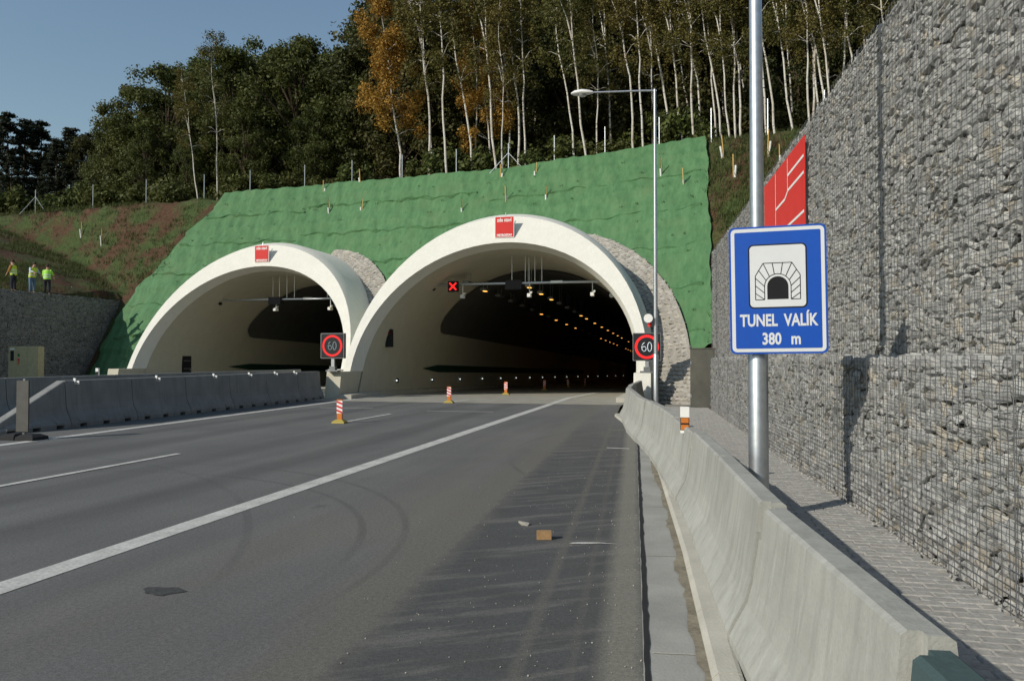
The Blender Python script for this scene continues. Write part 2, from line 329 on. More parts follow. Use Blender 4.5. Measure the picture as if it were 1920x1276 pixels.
def in_tube(X, Y, z, grow=0.0):
    r = np.zeros(np.shape(X), bool)
    for k in XC: r |= ell(6.2 + grow, 6.62 + grow, X, z, XC[k]) & (Y > YP[k] - 1.4)
    return r
def grid_faces(nx, ny):
    i = np.arange(nx - 1)[:, None]; j = np.arange(ny - 1)[None, :]; a = i * ny + j
    return np.stack([a, a + ny, a + ny + 1, a + 1], -1).reshape(-1, 4)
xs = np.concatenate([np.arange(-110, -42, 3.0), np.arange(-42, 9, 0.3), np.arange(9, 70, 3.0)])
ys = np.concatenate([np.arange(-40, 18, 4.0), np.arange(18, 56, 0.3), np.arange(56, 170, 4.0)])
GX, GY = np.meshgrid(xs, ys, indexing='ij'); GZ = h(GX, GY)
bumpz = 0.10 * np.sin(GX * 1.7 + 2 * np.sin(GY * 0.9)) * np.sin(GY * 1.3 + GX * 0.4) + nr.uniform(-0.05, 0.05, GX.shape)
GZ = GZ + np.where(GZ > 0.3, bumpz, 0)
V = np.stack([GX, GY, GZ], -1).reshape(-1, 3); Fq = grid_faces(len(xs), len(ys)); cen = V[Fq].mean(1)
tunnel_zone = np.zeros(len(Fq), bool)
for k in XC: tunnel_zone |= (np.abs(cen[:, 0] - XC[k]) < 6.4) & (cen[:, 1] > YP[k] - 1.6) & (cen[:, 2] < 1.3)
keep = ~(in_tube(cen[:, 0], cen[:, 1], cen[:, 2]) | tunnel_zone | ((cen[:, 2] < 0) & (cen[:, 1] < 18)))
# keep the flat area in front of the slope clear of the lowered floor
np_o = np_mesh('hillside', V, Fq[keep], M_HILL); tag(np_o, kind='structure')
for p in np_o.data.polygons: p.use_smooth = True
# base ground around and behind the camera
g = MB(); g.add([(-120, -120, -0.30), (120, -120, -0.30), (120, 27.9, -0.30), (-120, 27.9, -0.30)], [(0, 1, 2, 3)]); tag(g.build('ground', M_SOILEDGE), kind='structure')

# ------------------------------------------------------------------ road
def sheet(name, poly, z, mat, kind='structure', parent=None, label=None):
    m = MB(); m.add([(p[0], p[1], z) for p in poly], [tuple(range(len(poly)))]); o = m.build(name, mat, parent)
    if parent is None: tag(o, kind=kind)
    return o
gut = lambda Y: -0.07 + 0.13 - 0.0665 * Y          # asphalt edge (dark joint) X at a given Y
kerbx = lambda Y: float(np.interp(Y, [-30, 0, 4.05, 6.58, 13.3, 17, 21.6, 26], [0.75, 0.50, 0.25, 0.09, -0.45, -1.0, -1.85, -2.1]))
ysr = list(np.arange(-30, 26.6, 0.7))
road_poly = [(-35.2, -30)] + [(min(gut(y), kerbx(y) - 0.1) if y > 12 else min(gut(y), 0.0), y) for y in ysr] + [(-2.2, 26.9), (-35.2, 26.9)]
road = sheet('road', road_poly, 0.0, M_ASPH)
sheet('tunnel_apron', [(-14.4, 26.9), (-1.2, 26.9), (-1.2, 31.6), (-14.4, 31.6)], 0.004, M_TUNROAD)
sheet('tunnel_apron', [(-35.2, 26.9), (-14.4, 26.9), (-14.4, 37), (-35.2, 37)], 0.0, M_ASPH)
def strip(name, pts_l, pts_r, z, mat, parent=None):
    m = MB(); n = len(pts_l); m.add([(p[0], p[1], z) for p in pts_l] + [(p[0], p[1], z) for p in pts_r], [(i, n + i, n + i + 1, i + 1) for i in range(n - 1)]); o = m.build(name, mat, parent)
    return o
yg = list(np.arange(-12, 16.9, 0.12))
gutter = strip('gutter', [(gut(y) - 0.02, y) for y in yg], [(kerbx(y) + 0.02 if kerbx(y) > gut(y) else gut(y) + 0.03, y) for y in yg], 0.006, M_GUTTER); tag(gutter, kind='structure')
jm = strip('joint', [(gut(y) - 0.012 - 0.006 * rng.random(), y) for y in yg], [(gut(y) + 0.012 + 0.012 * rng.random(), y) for y in yg], 0.011, M_RUBBER, gutter)
# cross joints of the gutter slabs, and mud along the kerb
for y in np.arange(-2, 14, 2.1): strip('slab_joint', [(gut(y) + 0.03, y), (gut(y) + 0.03, y + 0.012)], [(kerbx(y) - 0.16, y + 0.03), (kerbx(y) - 0.16, y + 0.045)], 0.010, M_KERB, gutter)
strip('mud', [(kerbx(y) - 0.16 - 0.03 * rng.random() - 0.025 * (1 + math.sin(y * 1.3 + math.sin(y * 3.1))), y) for y in yg if kerbx(y) - gut(y) > 0.3], [(kerbx(y) - 0.13, y) for y in yg if kerbx(y) - gut(y) > 0.3], 0.012, simple('mud', (0.22, 0.195, 0.14), 0.95, 0, 0.35, 5), gutter)
# kerb strip in front of the barrier, in lengths
ky = list(np.arange(-3.0, 21.6, 1.0)); kerb = empty('kerb', (kerbx(3), 3, 0)); tag(kerb, kind='structure')
for a in ky:
    rings = []
    for y in (a + 0.006, a + 0.5, a + 0.994):
        x = kerbx(y); hh = 0.055; rings.append([(x - 0.145, y, -0.05), (x - 0.145, y, hh * 0.35), (x - 0.115, y, hh * 0.9), (x - 0.02, y, hh), (x, y, hh * 0.9), (x, y, -0.05)])
    o = MB().loft(rings).build('kerb_stone', M_KERB); o.parent = kerb; o.matrix_parent_inverse = Matrix.Translation(-Vector(kerb.location))
# markings
def mark(poly, z=0.004): return sheet('lane_marking', poly, z, M_MARK)
mark([(-4.80, -20), (-4.55, -20), (-4.55, 26.85), (-4.80, 26.85)]); mark([(-4.80, 26.95), (-4.55, 26.95), (-4.55, 31.5), (-4.80, 31.5)], 0.008)
for y0, y1 in ((0.2, 3.0), (7.2, 11.5), (18.1, 21.0), (26.95, 29.2)): mark([(-8.46, y0), (-8.34, y0), (-8.26, y1), (-8.38, y1)], 0.008)
lx = lambda Y: -12.35 - 0.02 * (Y - 12)
mark([(lx(-20) - 0.12, -20), (lx(-20) + 0.12, -20), (lx(26.85) + 0.12, 26.85), (lx(26.85) - 0.12, 26.85)]); mark([(lx(26.95) - 0.12, 26.95), (lx(26.95) + 0.12, 26.95), (lx(31) + 0.12, 31.5), (lx(31) - 0.12, 31.5)], 0.008)
for (a, b) in (((800, 770), (925, 772)), ((1137, 839), (1180, 841)), ((600, 764), (700, 765))):
    p, q = gp(*a), gp(*b); mark([(p[0], p[1] - 0.05), (q[0], q[1] - 0.05), (q[0], q[1] + 0.04), (p[0], p[1] + 0.04)])
st = gp(305, 1108); m = MB(); m.add([(st[0] + 0.15 * math.cos(t) * (1 + 0.25 * math.sin(3 * t)), st[1] + 0.09 * math.sin(t) * (1 + 0.2 * math.cos(5 * t)), 0.004) for t in np.linspace(0, 6.28, 18)[:-1]], [tuple(range(17))]); m.build('oil_stain', simple('oil', (0.065, 0.064, 0.06), 0.6, 0, 0.5, 30), road)
pp = gp(1095, 1020); m = MB(); m.add([(pp[0] + x, pp[1] + y, 0.006) for x, y in ((-0.13, -0.02), (0.0, 0.0), (0.13, 0.05), (0.3, 0.06), (0.12, 0.08), (-0.02, 0.06), (-0.1, 0.03))], [tuple(range(7))]); m.build('paint_spill', M_MARK, road)

# ------------------------------------------------------------------ tunnels
def arch_pts(a, b, zb=1.05, n=40):
    P = [(-a, zb)] + [(-a * math.cos(math.pi * i / n), Z0 + b * math.sin(math.pi * i / n)) for i in range(n + 1)] + [(a, zb)]; return P
GRADE = 0.02; DEEP = 190
def fz(y, yp): return -GRADE * max(0, y - yp - 1.5)
def make_tunnel(key, label):
    xc, yp = XC[key], YP[key]; root = empty('tunnel_portal', (xc, yp, 0)); tag(root, label, 'tunnel portal')
    fy = lambda z: yp + LEAN * (z - Z0)
    def ring(a, b, d): return [(xc + x, fy(z) + d, z) for x, z in arch_pts(a, b)]
    inv = Matrix.Translation(-Vector(root.location))
    def par(o): o.parent = root; o.matrix_parent_inverse = inv; return o
    m = MB(); m.loft([ring(5.72, 5.22, 0.9), ring(5.9, 5.4, 0.0), ring(6.2, 6.62, 0.0), ring(6.4, 6.84, 0.5), [(xc + x, yp + 12, z) for x, z in arch_pts(6.4, 6.84)]], closed=False, cap=False)
    par(m.build('collar', M_PORTAL, smooth=True, fix=False))
    for s in (-1, 1):          # plinth under each leg
        x0, x1 = (xc + s * 5.76, xc + s * 6.38); xa, xb = min(x0, x1), max(x0, x1)
        m = MB(); m.loft([[(xa, yp - 1.5, -0.4), (xb, yp - 1.5, -0.4), (xb, yp - 1.2, 1.06), (xa, yp - 1.2, 1.06)], [(xa, yp + 9, -0.4), (xb, yp + 9, -0.4), (xb, yp + 9, 1.06), (xa, yp + 9, 1.06)]]); par(m.build('plinth', M_LINING if s < 0 else M_PORTAL))
    rings = []
    ysl = [yp - 1.2] + list(np.arange(yp + 4, yp + DEEP + 1, 6.0)); yfirst = None
    # lining: starts along the slanted face, then straight rings going down the grade
    r0 = [(xc + x, max(fy(z) + 0.88, yp - 0.2), z) for x, z in arch_pts(5.72, 5.22, -0.3)]; rings.append(r0)
    for y in np.arange(yp + 5, yp + DEEP + 1, 5.0): rings.append([(xc + x, y, z + fz(y, yp)) for x, z in arch_pts(5.72, 5.22, -0.3)])
    m = MB(); m.loft(rings, closed=False, cap=False); par(m.build('lining', M_LINING, smooth=True, fix=False))
    # dark upper lining, 3 cm proud of the cream one
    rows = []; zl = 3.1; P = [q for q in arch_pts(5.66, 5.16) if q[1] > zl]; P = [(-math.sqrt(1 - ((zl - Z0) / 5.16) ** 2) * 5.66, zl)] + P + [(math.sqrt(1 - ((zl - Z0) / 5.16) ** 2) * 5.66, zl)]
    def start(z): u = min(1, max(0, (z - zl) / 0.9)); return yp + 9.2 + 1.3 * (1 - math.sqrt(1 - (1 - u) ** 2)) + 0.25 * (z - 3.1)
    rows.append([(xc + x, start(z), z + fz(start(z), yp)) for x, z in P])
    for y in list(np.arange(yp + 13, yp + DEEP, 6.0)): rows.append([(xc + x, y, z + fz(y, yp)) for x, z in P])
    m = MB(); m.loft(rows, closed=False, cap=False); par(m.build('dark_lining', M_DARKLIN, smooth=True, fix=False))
    ye = yp + DEEP; m = MB(); m.add([(xc - 7, ye, -6), (xc + 7, ye, -6), (xc + 7, ye, 8), (xc - 7, ye, 8)], [(0, 1, 2, 3)]); par(m.build('dark_end_cap', M_DARKLIN))  # added cap across the shortened bore, keeps its far end dark
    # carriageway and kerbed walkways inside
    ysr = [yp + 1.5] + list(np.arange(yp + 4, yp + DEEP + 1, 8.0)); m = MB(); m.loft([[(xc - 5.2, y, fz(y, yp) + 0.001), (xc + 5.2, y, fz(y, yp) + 0.001)] for y in ysr], closed=False, cap=False); par(m.build('carriageway', M_TUNROAD, fix=False))
    for s in (-1, 1):
        m = MB(); a, b = xc + s * 5.15, xc + s * 5.74; a, b = min(a, b), max(a, b); m.loft([[(a, y, fz(y, yp) - 0.2), (b, y, fz(y, yp) - 0.2), (b, y, fz(y, yp) + 0.17), (a, y, fz(y, yp) + 0.17)] for y in [yp - 1.6] + ysr]); par(m.build('walkway', M_KERB))
    m = MB(); m.loft([[(x, y, fz(y, yp) + 0.006) for x in (xc + 2.95, xc + 3.2)] for y in ysr[:14]], closed=False, cap=False); par(m.build('edge_line', M_MARK, fix=False))
    # green guide band on the left wall, pointed at its front end
    m = MB(); yb = yp + 10; pts = [(yb - 1.6, 1.20, 1.22), (yb + 0.8, 1.02, 1.42)] + [(y, 1.02, 1.42) for y in np.arange(yb + 6, yp + 80, 8)]
    m.loft([[(xc - 5.69, y, a + fz(y, yp)), (xc - 5.69, y, b + fz(y, yp))] for y, a, b in pts], closed=False, cap=False); par(m.build('green_band', simple('green_band', (0.012, 0.05, 0.03), 0.5), fix=False))
    if key == 'left':
        d = MB(); d.box((xc - 5.70, yp + 4.2, 0.95), (0.06, 0.8, 1.55)); dd = par(d.build('door', M_BLACK)); k = MB(); k.box((xc - 5.66, yp + 4.5, 0.95), (0.05, 0.05, 0.14)); hd = k.build('handle', M_GALV); hd.parent = dd
        for zz in (0.55, 1.0, 1.45):
            q = MB(); q.box((xc - 5.665, yp + 4.2, zz), (0.02, 0.6, 0.05)); q.build('louvre', M_STEEL, dd)
    return root
T_R = make_tunnel('right', 'cream concrete arch of the tunnel with lit amber ceiling lamps, beside the lamp post')
T_L = make_tunnel('left', 'cream concrete arch of the tunnel with an unlit dark bore, behind the median barrier')

# guide lights, ceiling lamps, gantries
def copy_thing(root, loc, parts=True):
    r = root.copy(); col.objects.link(r); r.location = loc
    for ch in root.children: c = ch.copy(); col.objects.link(c); c.parent = r
    return r
gl0 = None; yR = YP['right']; xR = XC['right']
for i, y in enumerate([34.5, 39.7, 44.9, 50.1, 55.3, 60.5, 66, 72, 79, 87, 96, 106, 118, 132, 148, 166]):
    loc = (xR - 5.66, y, 0.62 + fz(y, yR))
    if gl0 is None:
        gl0 = empty('guide_light', loc); tag(gl0, 'small white guide light low on the left wall of the lamp-lit tunnel', 'guide light', 'guide lights along the tunnel wall')
        MB().box((0.03, 0, 0), (0.07, 0.16, 0.2)).build('housing', M_BLACK, gl0); k = MB(); k.tube([(0.02, -0.10, 0), (0.05, -0.125, 0)], 0.035, 8); k.build('lens', M_GUIDE, gl0)
    else: copy_thing(gl0, loc)
_u = MB().box((0, -0.06, -0.012), (0.17, 0.32, 0.02)).build('lens', M_STEEL); UNLIT = _u.data; bpy.data.objects.remove(_u)
lamp0 = None
for row, X in enumerate((-10.3, -7.7)):
    y = 36.0 + 2 * row
    while y < 175:
        zt = 5.25 + fz(y, yR); top = Z0 + 5.15 * math.sqrt(1 - ((X - xR) / 5.66) ** 2) + fz(y, yR); loc = (X, y, zt)
        if lamp0 is None or (row == 1 and lamp0.get('r') == 0):
            lamp0 = empty('tunnel_lamp', loc); lamp0['r'] = row
            MB().box((0, 0, 0.06), (0.28, 1.0, 0.12)).build('housing', M_STEEL, lamp0); MB().box((0, -0.06, -0.012), (0.17, 0.32, 0.02)).build('lens', M_SODIUM, lamp0)
            for dy in (-0.42, 0.42): MB().tube([(0, dy, 0.1), (0, dy, top - zt + 0.03)], 0.016, 5).build('hanger_rod', M_GALV, lamp0)
            tag(lamp0, ('lit amber ceiling lamp on rods, row nearer the left tunnel wall', 'lit amber ceiling lamp on rods, row under the tunnel crown')[row], 'ceiling lamp', ('tunnel ceiling lamps, side row', 'tunnel ceiling lamps, middle row')[row])
            cur = lamp0
        else:
            r_ = copy_thing(lamp0, loc)
            if rng.random() < 0.38:
                r_['label'] = ('unlit ceiling lamp on rods, row nearer the left tunnel wall', 'unlit ceiling lamp on rods, row under the tunnel crown')[row]
                for ch in r_.children:
                    if ch.name.startswith('lens'): ch.data = UNLIT
        y += 3.2 if y < 60 else 5.5
def cam_head(parent, x, z):
    k = MB(); k.tube([(x, 0, z), (x, 0, z - 0.5)], 0.025, 6); st_ = k.build('camera_stem', M_GALV, parent)
    k = MB(); k.box((x, -0.05, z - 0.58), (0.15, 0.34, 0.16)); k.tube([(x + 0.1, 0, z - 0.42), (x + 0.1, -0.2, z - 0.46)], 0.05, 8); k.build('camera', M_WHITE, parent)
def gantry(key, pxl, pxr, py, Y, cams, label, extra):
    a = at_y(pxl, py, Y); b = at_y(pxr, py - 6, Y); z = a[2]; g_ = empty('signal_gantry', (0, Y, 0)); tag(g_, label, 'gantry')
    MB().tube([(a[0], 0, z), (b[0], 0, z)], 0.06, 10).build('beam', M_GALV, g_)
    k = MB(); k.box((a[0] - 0.25, 0, z - 0.05), (0.6, 0.18, 0.14), M=Matrix.Rotation(R(35), 4, 'Y')); k.box((a[0] - 0.55, 0, z - 0.45), (0.16, 0.2, 0.75), M=Matrix.Rotation(R(38), 4, 'Y')); k.build('wall_bracket', M_BLACK, g_)
    for cx in cams: cam_head(g_, at_y(cx, py, Y)[0], z)
    xm = (a[0] + b[0]) / 2; MB().box((xm - 0.1, 0.05, z - 0.08), (0.75, 0.5, 0.42)).build('control_box', M_BLACK, g_)
    for q in extra:
        x = at_y(q, py, Y)[0]; top = Z0 + 5.2 * math.sqrt(max(0.02, 1 - ((x - XC[key]) / 5.7) ** 2)); MB().tube([(x, 0.0, z), (x, 0.0, top)], 0.02, 6).build('hanger_rod', M_GALV, g_)
    k = MB(); k.box((xm + 1.9, 0, z + 0.02), (0.55, 0.14, 0.1)); k.build('junction_box', M_GALV, g_); return g_, a, b, z
def red_cross(name, loc, size, label, lit):
    o = empty(name, loc); tag(o, label, 'lane signal'); MB().box((0, 0, 0), (size, 0.14, size)).build('housing', M_BLACK, o)
    for s in (-1, 1):
        MB().box((0, -0.08, 0), (size * 0.92, 0.02, size * 0.14), M=Matrix.Rotation(R(45 * s), 4, 'Y')).build('red_bar', lit, o) if s == 1 else MB().box((0, -0.083, 0), (size * 0.92, 0.02, size * 0.14), M=Matrix.Rotation(R(45 * s), 4, 'Y')).build('red_bar', lit, o)
    return o
gr, a, b, z = gantry('right', 815, 1128, 534, 35.0, (868, 993, 1111), 'grey pipe gantry with cameras under the arch of the lamp-lit tunnel', (960, 985, 992, 1003, 1016))
p = at_y(850, 537, 34.85); red_cross('lane_signal', p, 0.5, 'black lane signal showing a lit red cross on the gantry', M_LED_R)
gl_, a, b, z = gantry('left', 415, 630, 563, 40.3, (518, 620), 'grey pipe gantry with cameras inside the unlit tunnel arch', (512, 524, 538, 552, 614))
p = at_y(634, 566, 40.6); red_cross('lane_signal', p, 0.45, 'dim red cross signal at the end of the gantry in the unlit tunnel', emit('led_red_dim', (0.6, 0.02, 0.05), 0.12))
p = at_y(1147, 553, 36); o = empty('wall_camera', p); tag(o, 'small round grey camera on the right wall inside the lamp-lit tunnel', 'camera'); MB().tube([(0, 0.1, 0), (0, -0.12, -0.02)], 0.11, 10).build('camera_body', M_GALV, o); MB().tube([(0, 0, 0.05), (0.5, 0.1, 0.12)], 0.03, 6).build('bracket', M_GALV, o)
# traffic light on the left wall of the right tunnel
y = 33.0; o = empty('traffic_light', (xR - 5.6, y, 2.6)); tag(o, 'dark unlit traffic light on a bracket on the left wall of the lamp-lit tunnel', 'traffic light')
MB().box((0.16, 0, -0.1), (0.3, 0.2, 0.8)).build('housing', M_BLACK, o)
for zz, mm in ((0.16, simple('red_lens', (0.16, 0.01, 0.015), 0.3)), (-0.1, M_BLACK), (-0.36, M_BLACK)): MB().tube([(0.16, -0.1, zz), (0.16, -0.13, zz)], 0.1, 10).build('lens', mm, o)
MB().tube([(0.16, 0, 0.3), (0.16, 0, 0.62), (-0.02, 0, 0.8)], 0.025, 6).build('bracket', M_STEEL, o)

# ------------------------------------------------------------------ geotextile and stone paving on the embankment
nx, nt = 230, 120
U = np.linspace(0, 1, nx)[:, None]; T = np.linspace(-0.02, 1.015, nt)[None, :]
XL = np.interp(T, [0, 0.35, 1], [-34.6, -34.7, -30.4]) + 0.10 * np.sin(T * 23) + 0.06 * np.sin(T * 61); XRt = 0.95 + 0.05 * np.sin(T * 17) + 0.03 * np.sin(T * 53)
X2 = XL + (XRt - XL) * U; tmn = np.interp(X2, [-3.5, 0.9], [-0.02, 0.16]); T2 = tmn + (1.015 - tmn) * (T + 0.02) / 1.035; Y2, Z2 = slope_yz(X2, T2)
wr = 0.025 * np.sin(X2 * 2.3 + 3 * np.sin(T2 * 9)) * np.sin(T2 * 33 + X2 * 0.6) + 0.03 * np.sin(X2 * 0.9 + T2 * 14) + 0.03 * np.sin(X2 * 6.1 + T2 * 20 + 2 * np.sin(X2 * 1.1)) + nr.uniform(-0.012, 0.012, X2.shape)
seam = ((T2 * 6.5 + 0.05 * np.sin(X2 * 0.7)) % 1.0); off = 0.16 + wr + 0.13 * (1 - seam) ** 1.5
V = np.stack([X2, Y2 - 0.7 * off, Z2 + 0.7 * off], -1).reshape(-1, 3); Fq = grid_faces(nx, nt); cen = V[Fq].mean(1)
keep = ~in_tube(cen[:, 0], cen[:, 1] + 4, cen[:, 2], 0.0)
o = np_mesh('geotextile', V, Fq[keep], M_GREEN); geo = o; tag(o, 'green geotextile sheet covering the embankment above both tunnel arches', 'geotextile')
for p in o.data.polygons: p.use_smooth = True

for tt in (0.22, 0.38, 0.54, 0.70, 0.86):
    for side in range(3):
        xa, xb = (-34.0, -23.5, -11.5)[side], (-23.5, -11.5, 0.7)[side]; t0 = tt + (0.0, 0.025, -0.02)[side]; rg = []
        for X in np.arange(xa, xb, 0.22):
            tq = t0 + 0.006 * math.sin(X * 1.9) + 0.004 * math.sin(X * 5.3); y, z = slope_yz(X, tq)
            if in_tube(np.array([X]), np.array([y + 4]), np.array([z]), 0.25)[0] or X < float(np.interp(tq, [0, 0.35, 1], [-34.3, -34.4, -30.1])):
                if len(rg) > 4: MB().loft(rg, closed=False, cap=False).build('lapped_seam', M_GREEN, geo, smooth=True, fix=False)
                rg = []; continue
            w = 0.05 + 0.03 * math.sin(X * 3.7); o3 = 0.27 + 0.02 * math.sin(X * 4.1); rg.append([(X, y - 0.7 * (o3 - 0.13) - w, z + 0.7 * (o3 - 0.13) - w), (X, y - 0.7 * o3 - w * 0.3, z + 0.7 * o3 - w * 0.3), (X, y - 0.7 * (o3 - 0.13) + 0.14, z + 0.7 * (o3 - 0.13) + 0.14)])
        if len(rg) > 4: MB().loft(rg, closed=False, cap=False).build('lapped_seam', M_GREEN, geo, smooth=True, fix=False)
# rocks: a pool of angular hulls
def hull(seed, n=15, sq=0.92):
    r = np.random.RandomState(seed); d = r.normal(size=(n, 3)); d /= np.linalg.norm(d, axis=1)[:, None]; m_ = np.abs(d).max(1)[:, None]
    p = d * (sq / m_ + (1 - sq)) * 0.5 * r.uniform(0.86, 1.06, (n, 1)); p[:, 1] = np.where(p[:, 1] < -0.27, -0.27 + r.uniform(-0.05, 0.02, n), p[:, 1]); bm = bmesh.new()
    for q in p: bm.verts.new(q)
    bmesh.ops.convex_hull(bm, input=list(bm.verts)); bad = [v for v in bm.verts if not v.link_faces]
    for v in bad: bm.verts.remove(v)
    bmesh.ops.triangulate(bm, faces=bm.faces); bmesh.ops.recalc_face_normals(bm, faces=bm.faces); bm.verts.index_update()
    Vv = np.array([v.co[:] for v in bm.verts]); Ff = np.array([[v.index for v in f.verts] for f in bm.faces]); bm.free(); return Vv, Ff
ROCKS = [hull(i) for i in range(14)]
def rot_mats(n, ax=0.25, full=False):
    e = nr.uniform(-ax, ax, (n, 3)); 
    if full: e = nr.uniform(-3.14, 3.14, (n, 3))
    cx, sx = np.cos(e[:, 0]), np.sin(e[:, 0]); cy, sy = np.cos(e[:, 1]), np.sin(e[:, 1]); cz, sz = np.cos(e[:, 2]), np.sin(e[:, 2]); o = np.zeros(n); i = np.ones(n)
    Rx = np.stack([i, o, o, o, cx, -sx, o, sx, cx], -1).reshape(-1, 3, 3); Ry = np.stack([cy, o, sy, o, i, o, -sy, o, cy], -1).reshape(-1, 3, 3); Rz = np.stack([cz, -sz, o, sz, cz, o, o, o, i], -1).reshape(-1, 3, 3)
    return Rz @ Ry @ Rx
def rocks_mesh(name, mats, cents, kinds, mat, parent=None, pool=None):
    pool = pool or ROCKS; VV = []; FF = []; k = 0
    for kind in range(len(pool)):
        idx = np.where(kinds == kind)[0]
        if len(idx) == 0: continue
        Vv, Ff = pool[kind]; P = np.einsum('nij,vj->nvi', mats[idx], Vv) + cents[idx][:, None, :]
        VV.append(P.reshape(-1, 3)); FF.append((Ff[None] + (np.arange(len(idx)) * len(Vv))[:, None, None]).reshape(-1, 3) + k); k += len(idx) * len(Vv)
    o = np_mesh(name, np.concatenate(VV), np.concatenate(FF), mat, parent); return o
def rock_objects(name, mats, cents, kinds, idx, mat, parent, pool=None, prefix='stone'):
    pool = pool or ROCKS; base = {}
    inv = Matrix.Translation(-Vector(parent.location))
    for i in idx:
        k = int(kinds[i])
        if k not in base:
            me = bpy.data.meshes.new(prefix); me.from_pydata([tuple(v) for v in pool[k][0]], [], [tuple(f) for f in pool[k][1]]); me.materials.append(mat); base[k] = me
        o = bpy.data.objects.new(name, base[k]); col.objects.link(o); o.parent = parent; o.matrix_parent_inverse = inv
        M = Matrix([list(mats[i][r]) + [cents[i][r]] for r in range(3)] + [[0, 0, 0, 1]]); o.matrix_basis = M
def project_all(c):
    v = c - CAM; z = v @ FWD; return 960 + F_PX * (v @ RGT) / z, 638 - F_PX * (v @ UPV) / z, z

# paved ring beside the portal legs
def paving(key, a0, a1, wmax, label, side):
    xc = XC[key]; cs = []; sizes = []; base = MB(); rows = []
    for th in np.linspace(a0, a1, 40):
        u = (th - a0) / (a1 - a0); w = wmax * (1 - u ** 2.2) + 0.05; row = []
        for q in np.linspace(-0.35, w, 7):
            a, b = 6.4 + q, 6.84 + q * 0.9; x = xc + side * a * math.cos(th) if th > 0 else xc + side * a; z = Z0 + b * math.sin(th) if th > 0 else Z0 + th * 4
            y = float(slope_y_at(x, z)); row.append((x, y - 0.27, z + 0.27))
        rows.append(row)
    base.loft(rows, closed=False, cap=False); root = empty('stone_paving', (xc + side * 7, YP[key] + 1, 0)); tag(root, label, 'stone paving')
    bo = base.build('mortar_bed', M_MORTAR, fix=False); bo.parent = root; bo.matrix_parent_inverse = Matrix.Translation(-Vector(root.location))
    V_ = []
    for i in range(0, len(rows) - 1):
        for j in range(len(rows[0]) - 1):
            A, B, C_, D = [Vector(rows[i + di][j + dj]) for di, dj in ((0, 0), (0, 1), (1, 0), (1, 1))]; wj = (B - A).length; hi = (C_ - A).length
            nu, nv = max(1, int(wj / 0.26 + 0.5)), max(1, int(hi / 0.17 + 0.5))
            for u in range(nu):
                for v in range(nv):
                    fu, fv = (u + 0.5 + rng.uniform(-0.2, 0.2)) / nu, (v + 0.5) / nv; V_.append((A * (1 - fu) + B * fu) * (1 - fv) + (C_ * (1 - fu) + D * fu) * fv)
    c = np.array([tuple(q) for q in V_]); n = len(c); m3 = rot_mats(n, 0.2) * np.stack([nr.uniform(0.24, 0.36, n), nr.uniform(0.10, 0.14, n), nr.uniform(0.15, 0.22, n)], -1)[:, None, :]
    tilt = np.array(Matrix.Rotation(R(-42), 3, 'X')); m3 = np.einsum('ij,njk->nik', tilt, m3)
    o = rocks_mesh('paving_stones', m3, c, nr.randint(0, 14, n), M_PAVSTONE); o.parent = root; o.matrix_parent_inverse = Matrix.Translation(-Vector(root.location)); tag(o, kind='stuff')
paving('right', -0.40, 1.1, 1.45, 'stone paved strip on the slope beside the arch next to the lamp post', 1)
paving('left', 0.25, 1.25, 1.2, 'stone paved patch on the slope between the two tunnel arches', 1)
paving('left', -0.38, 0.8, 1.3, 'shaded stone paved strip between the dark gabion wall and the arch', -1)

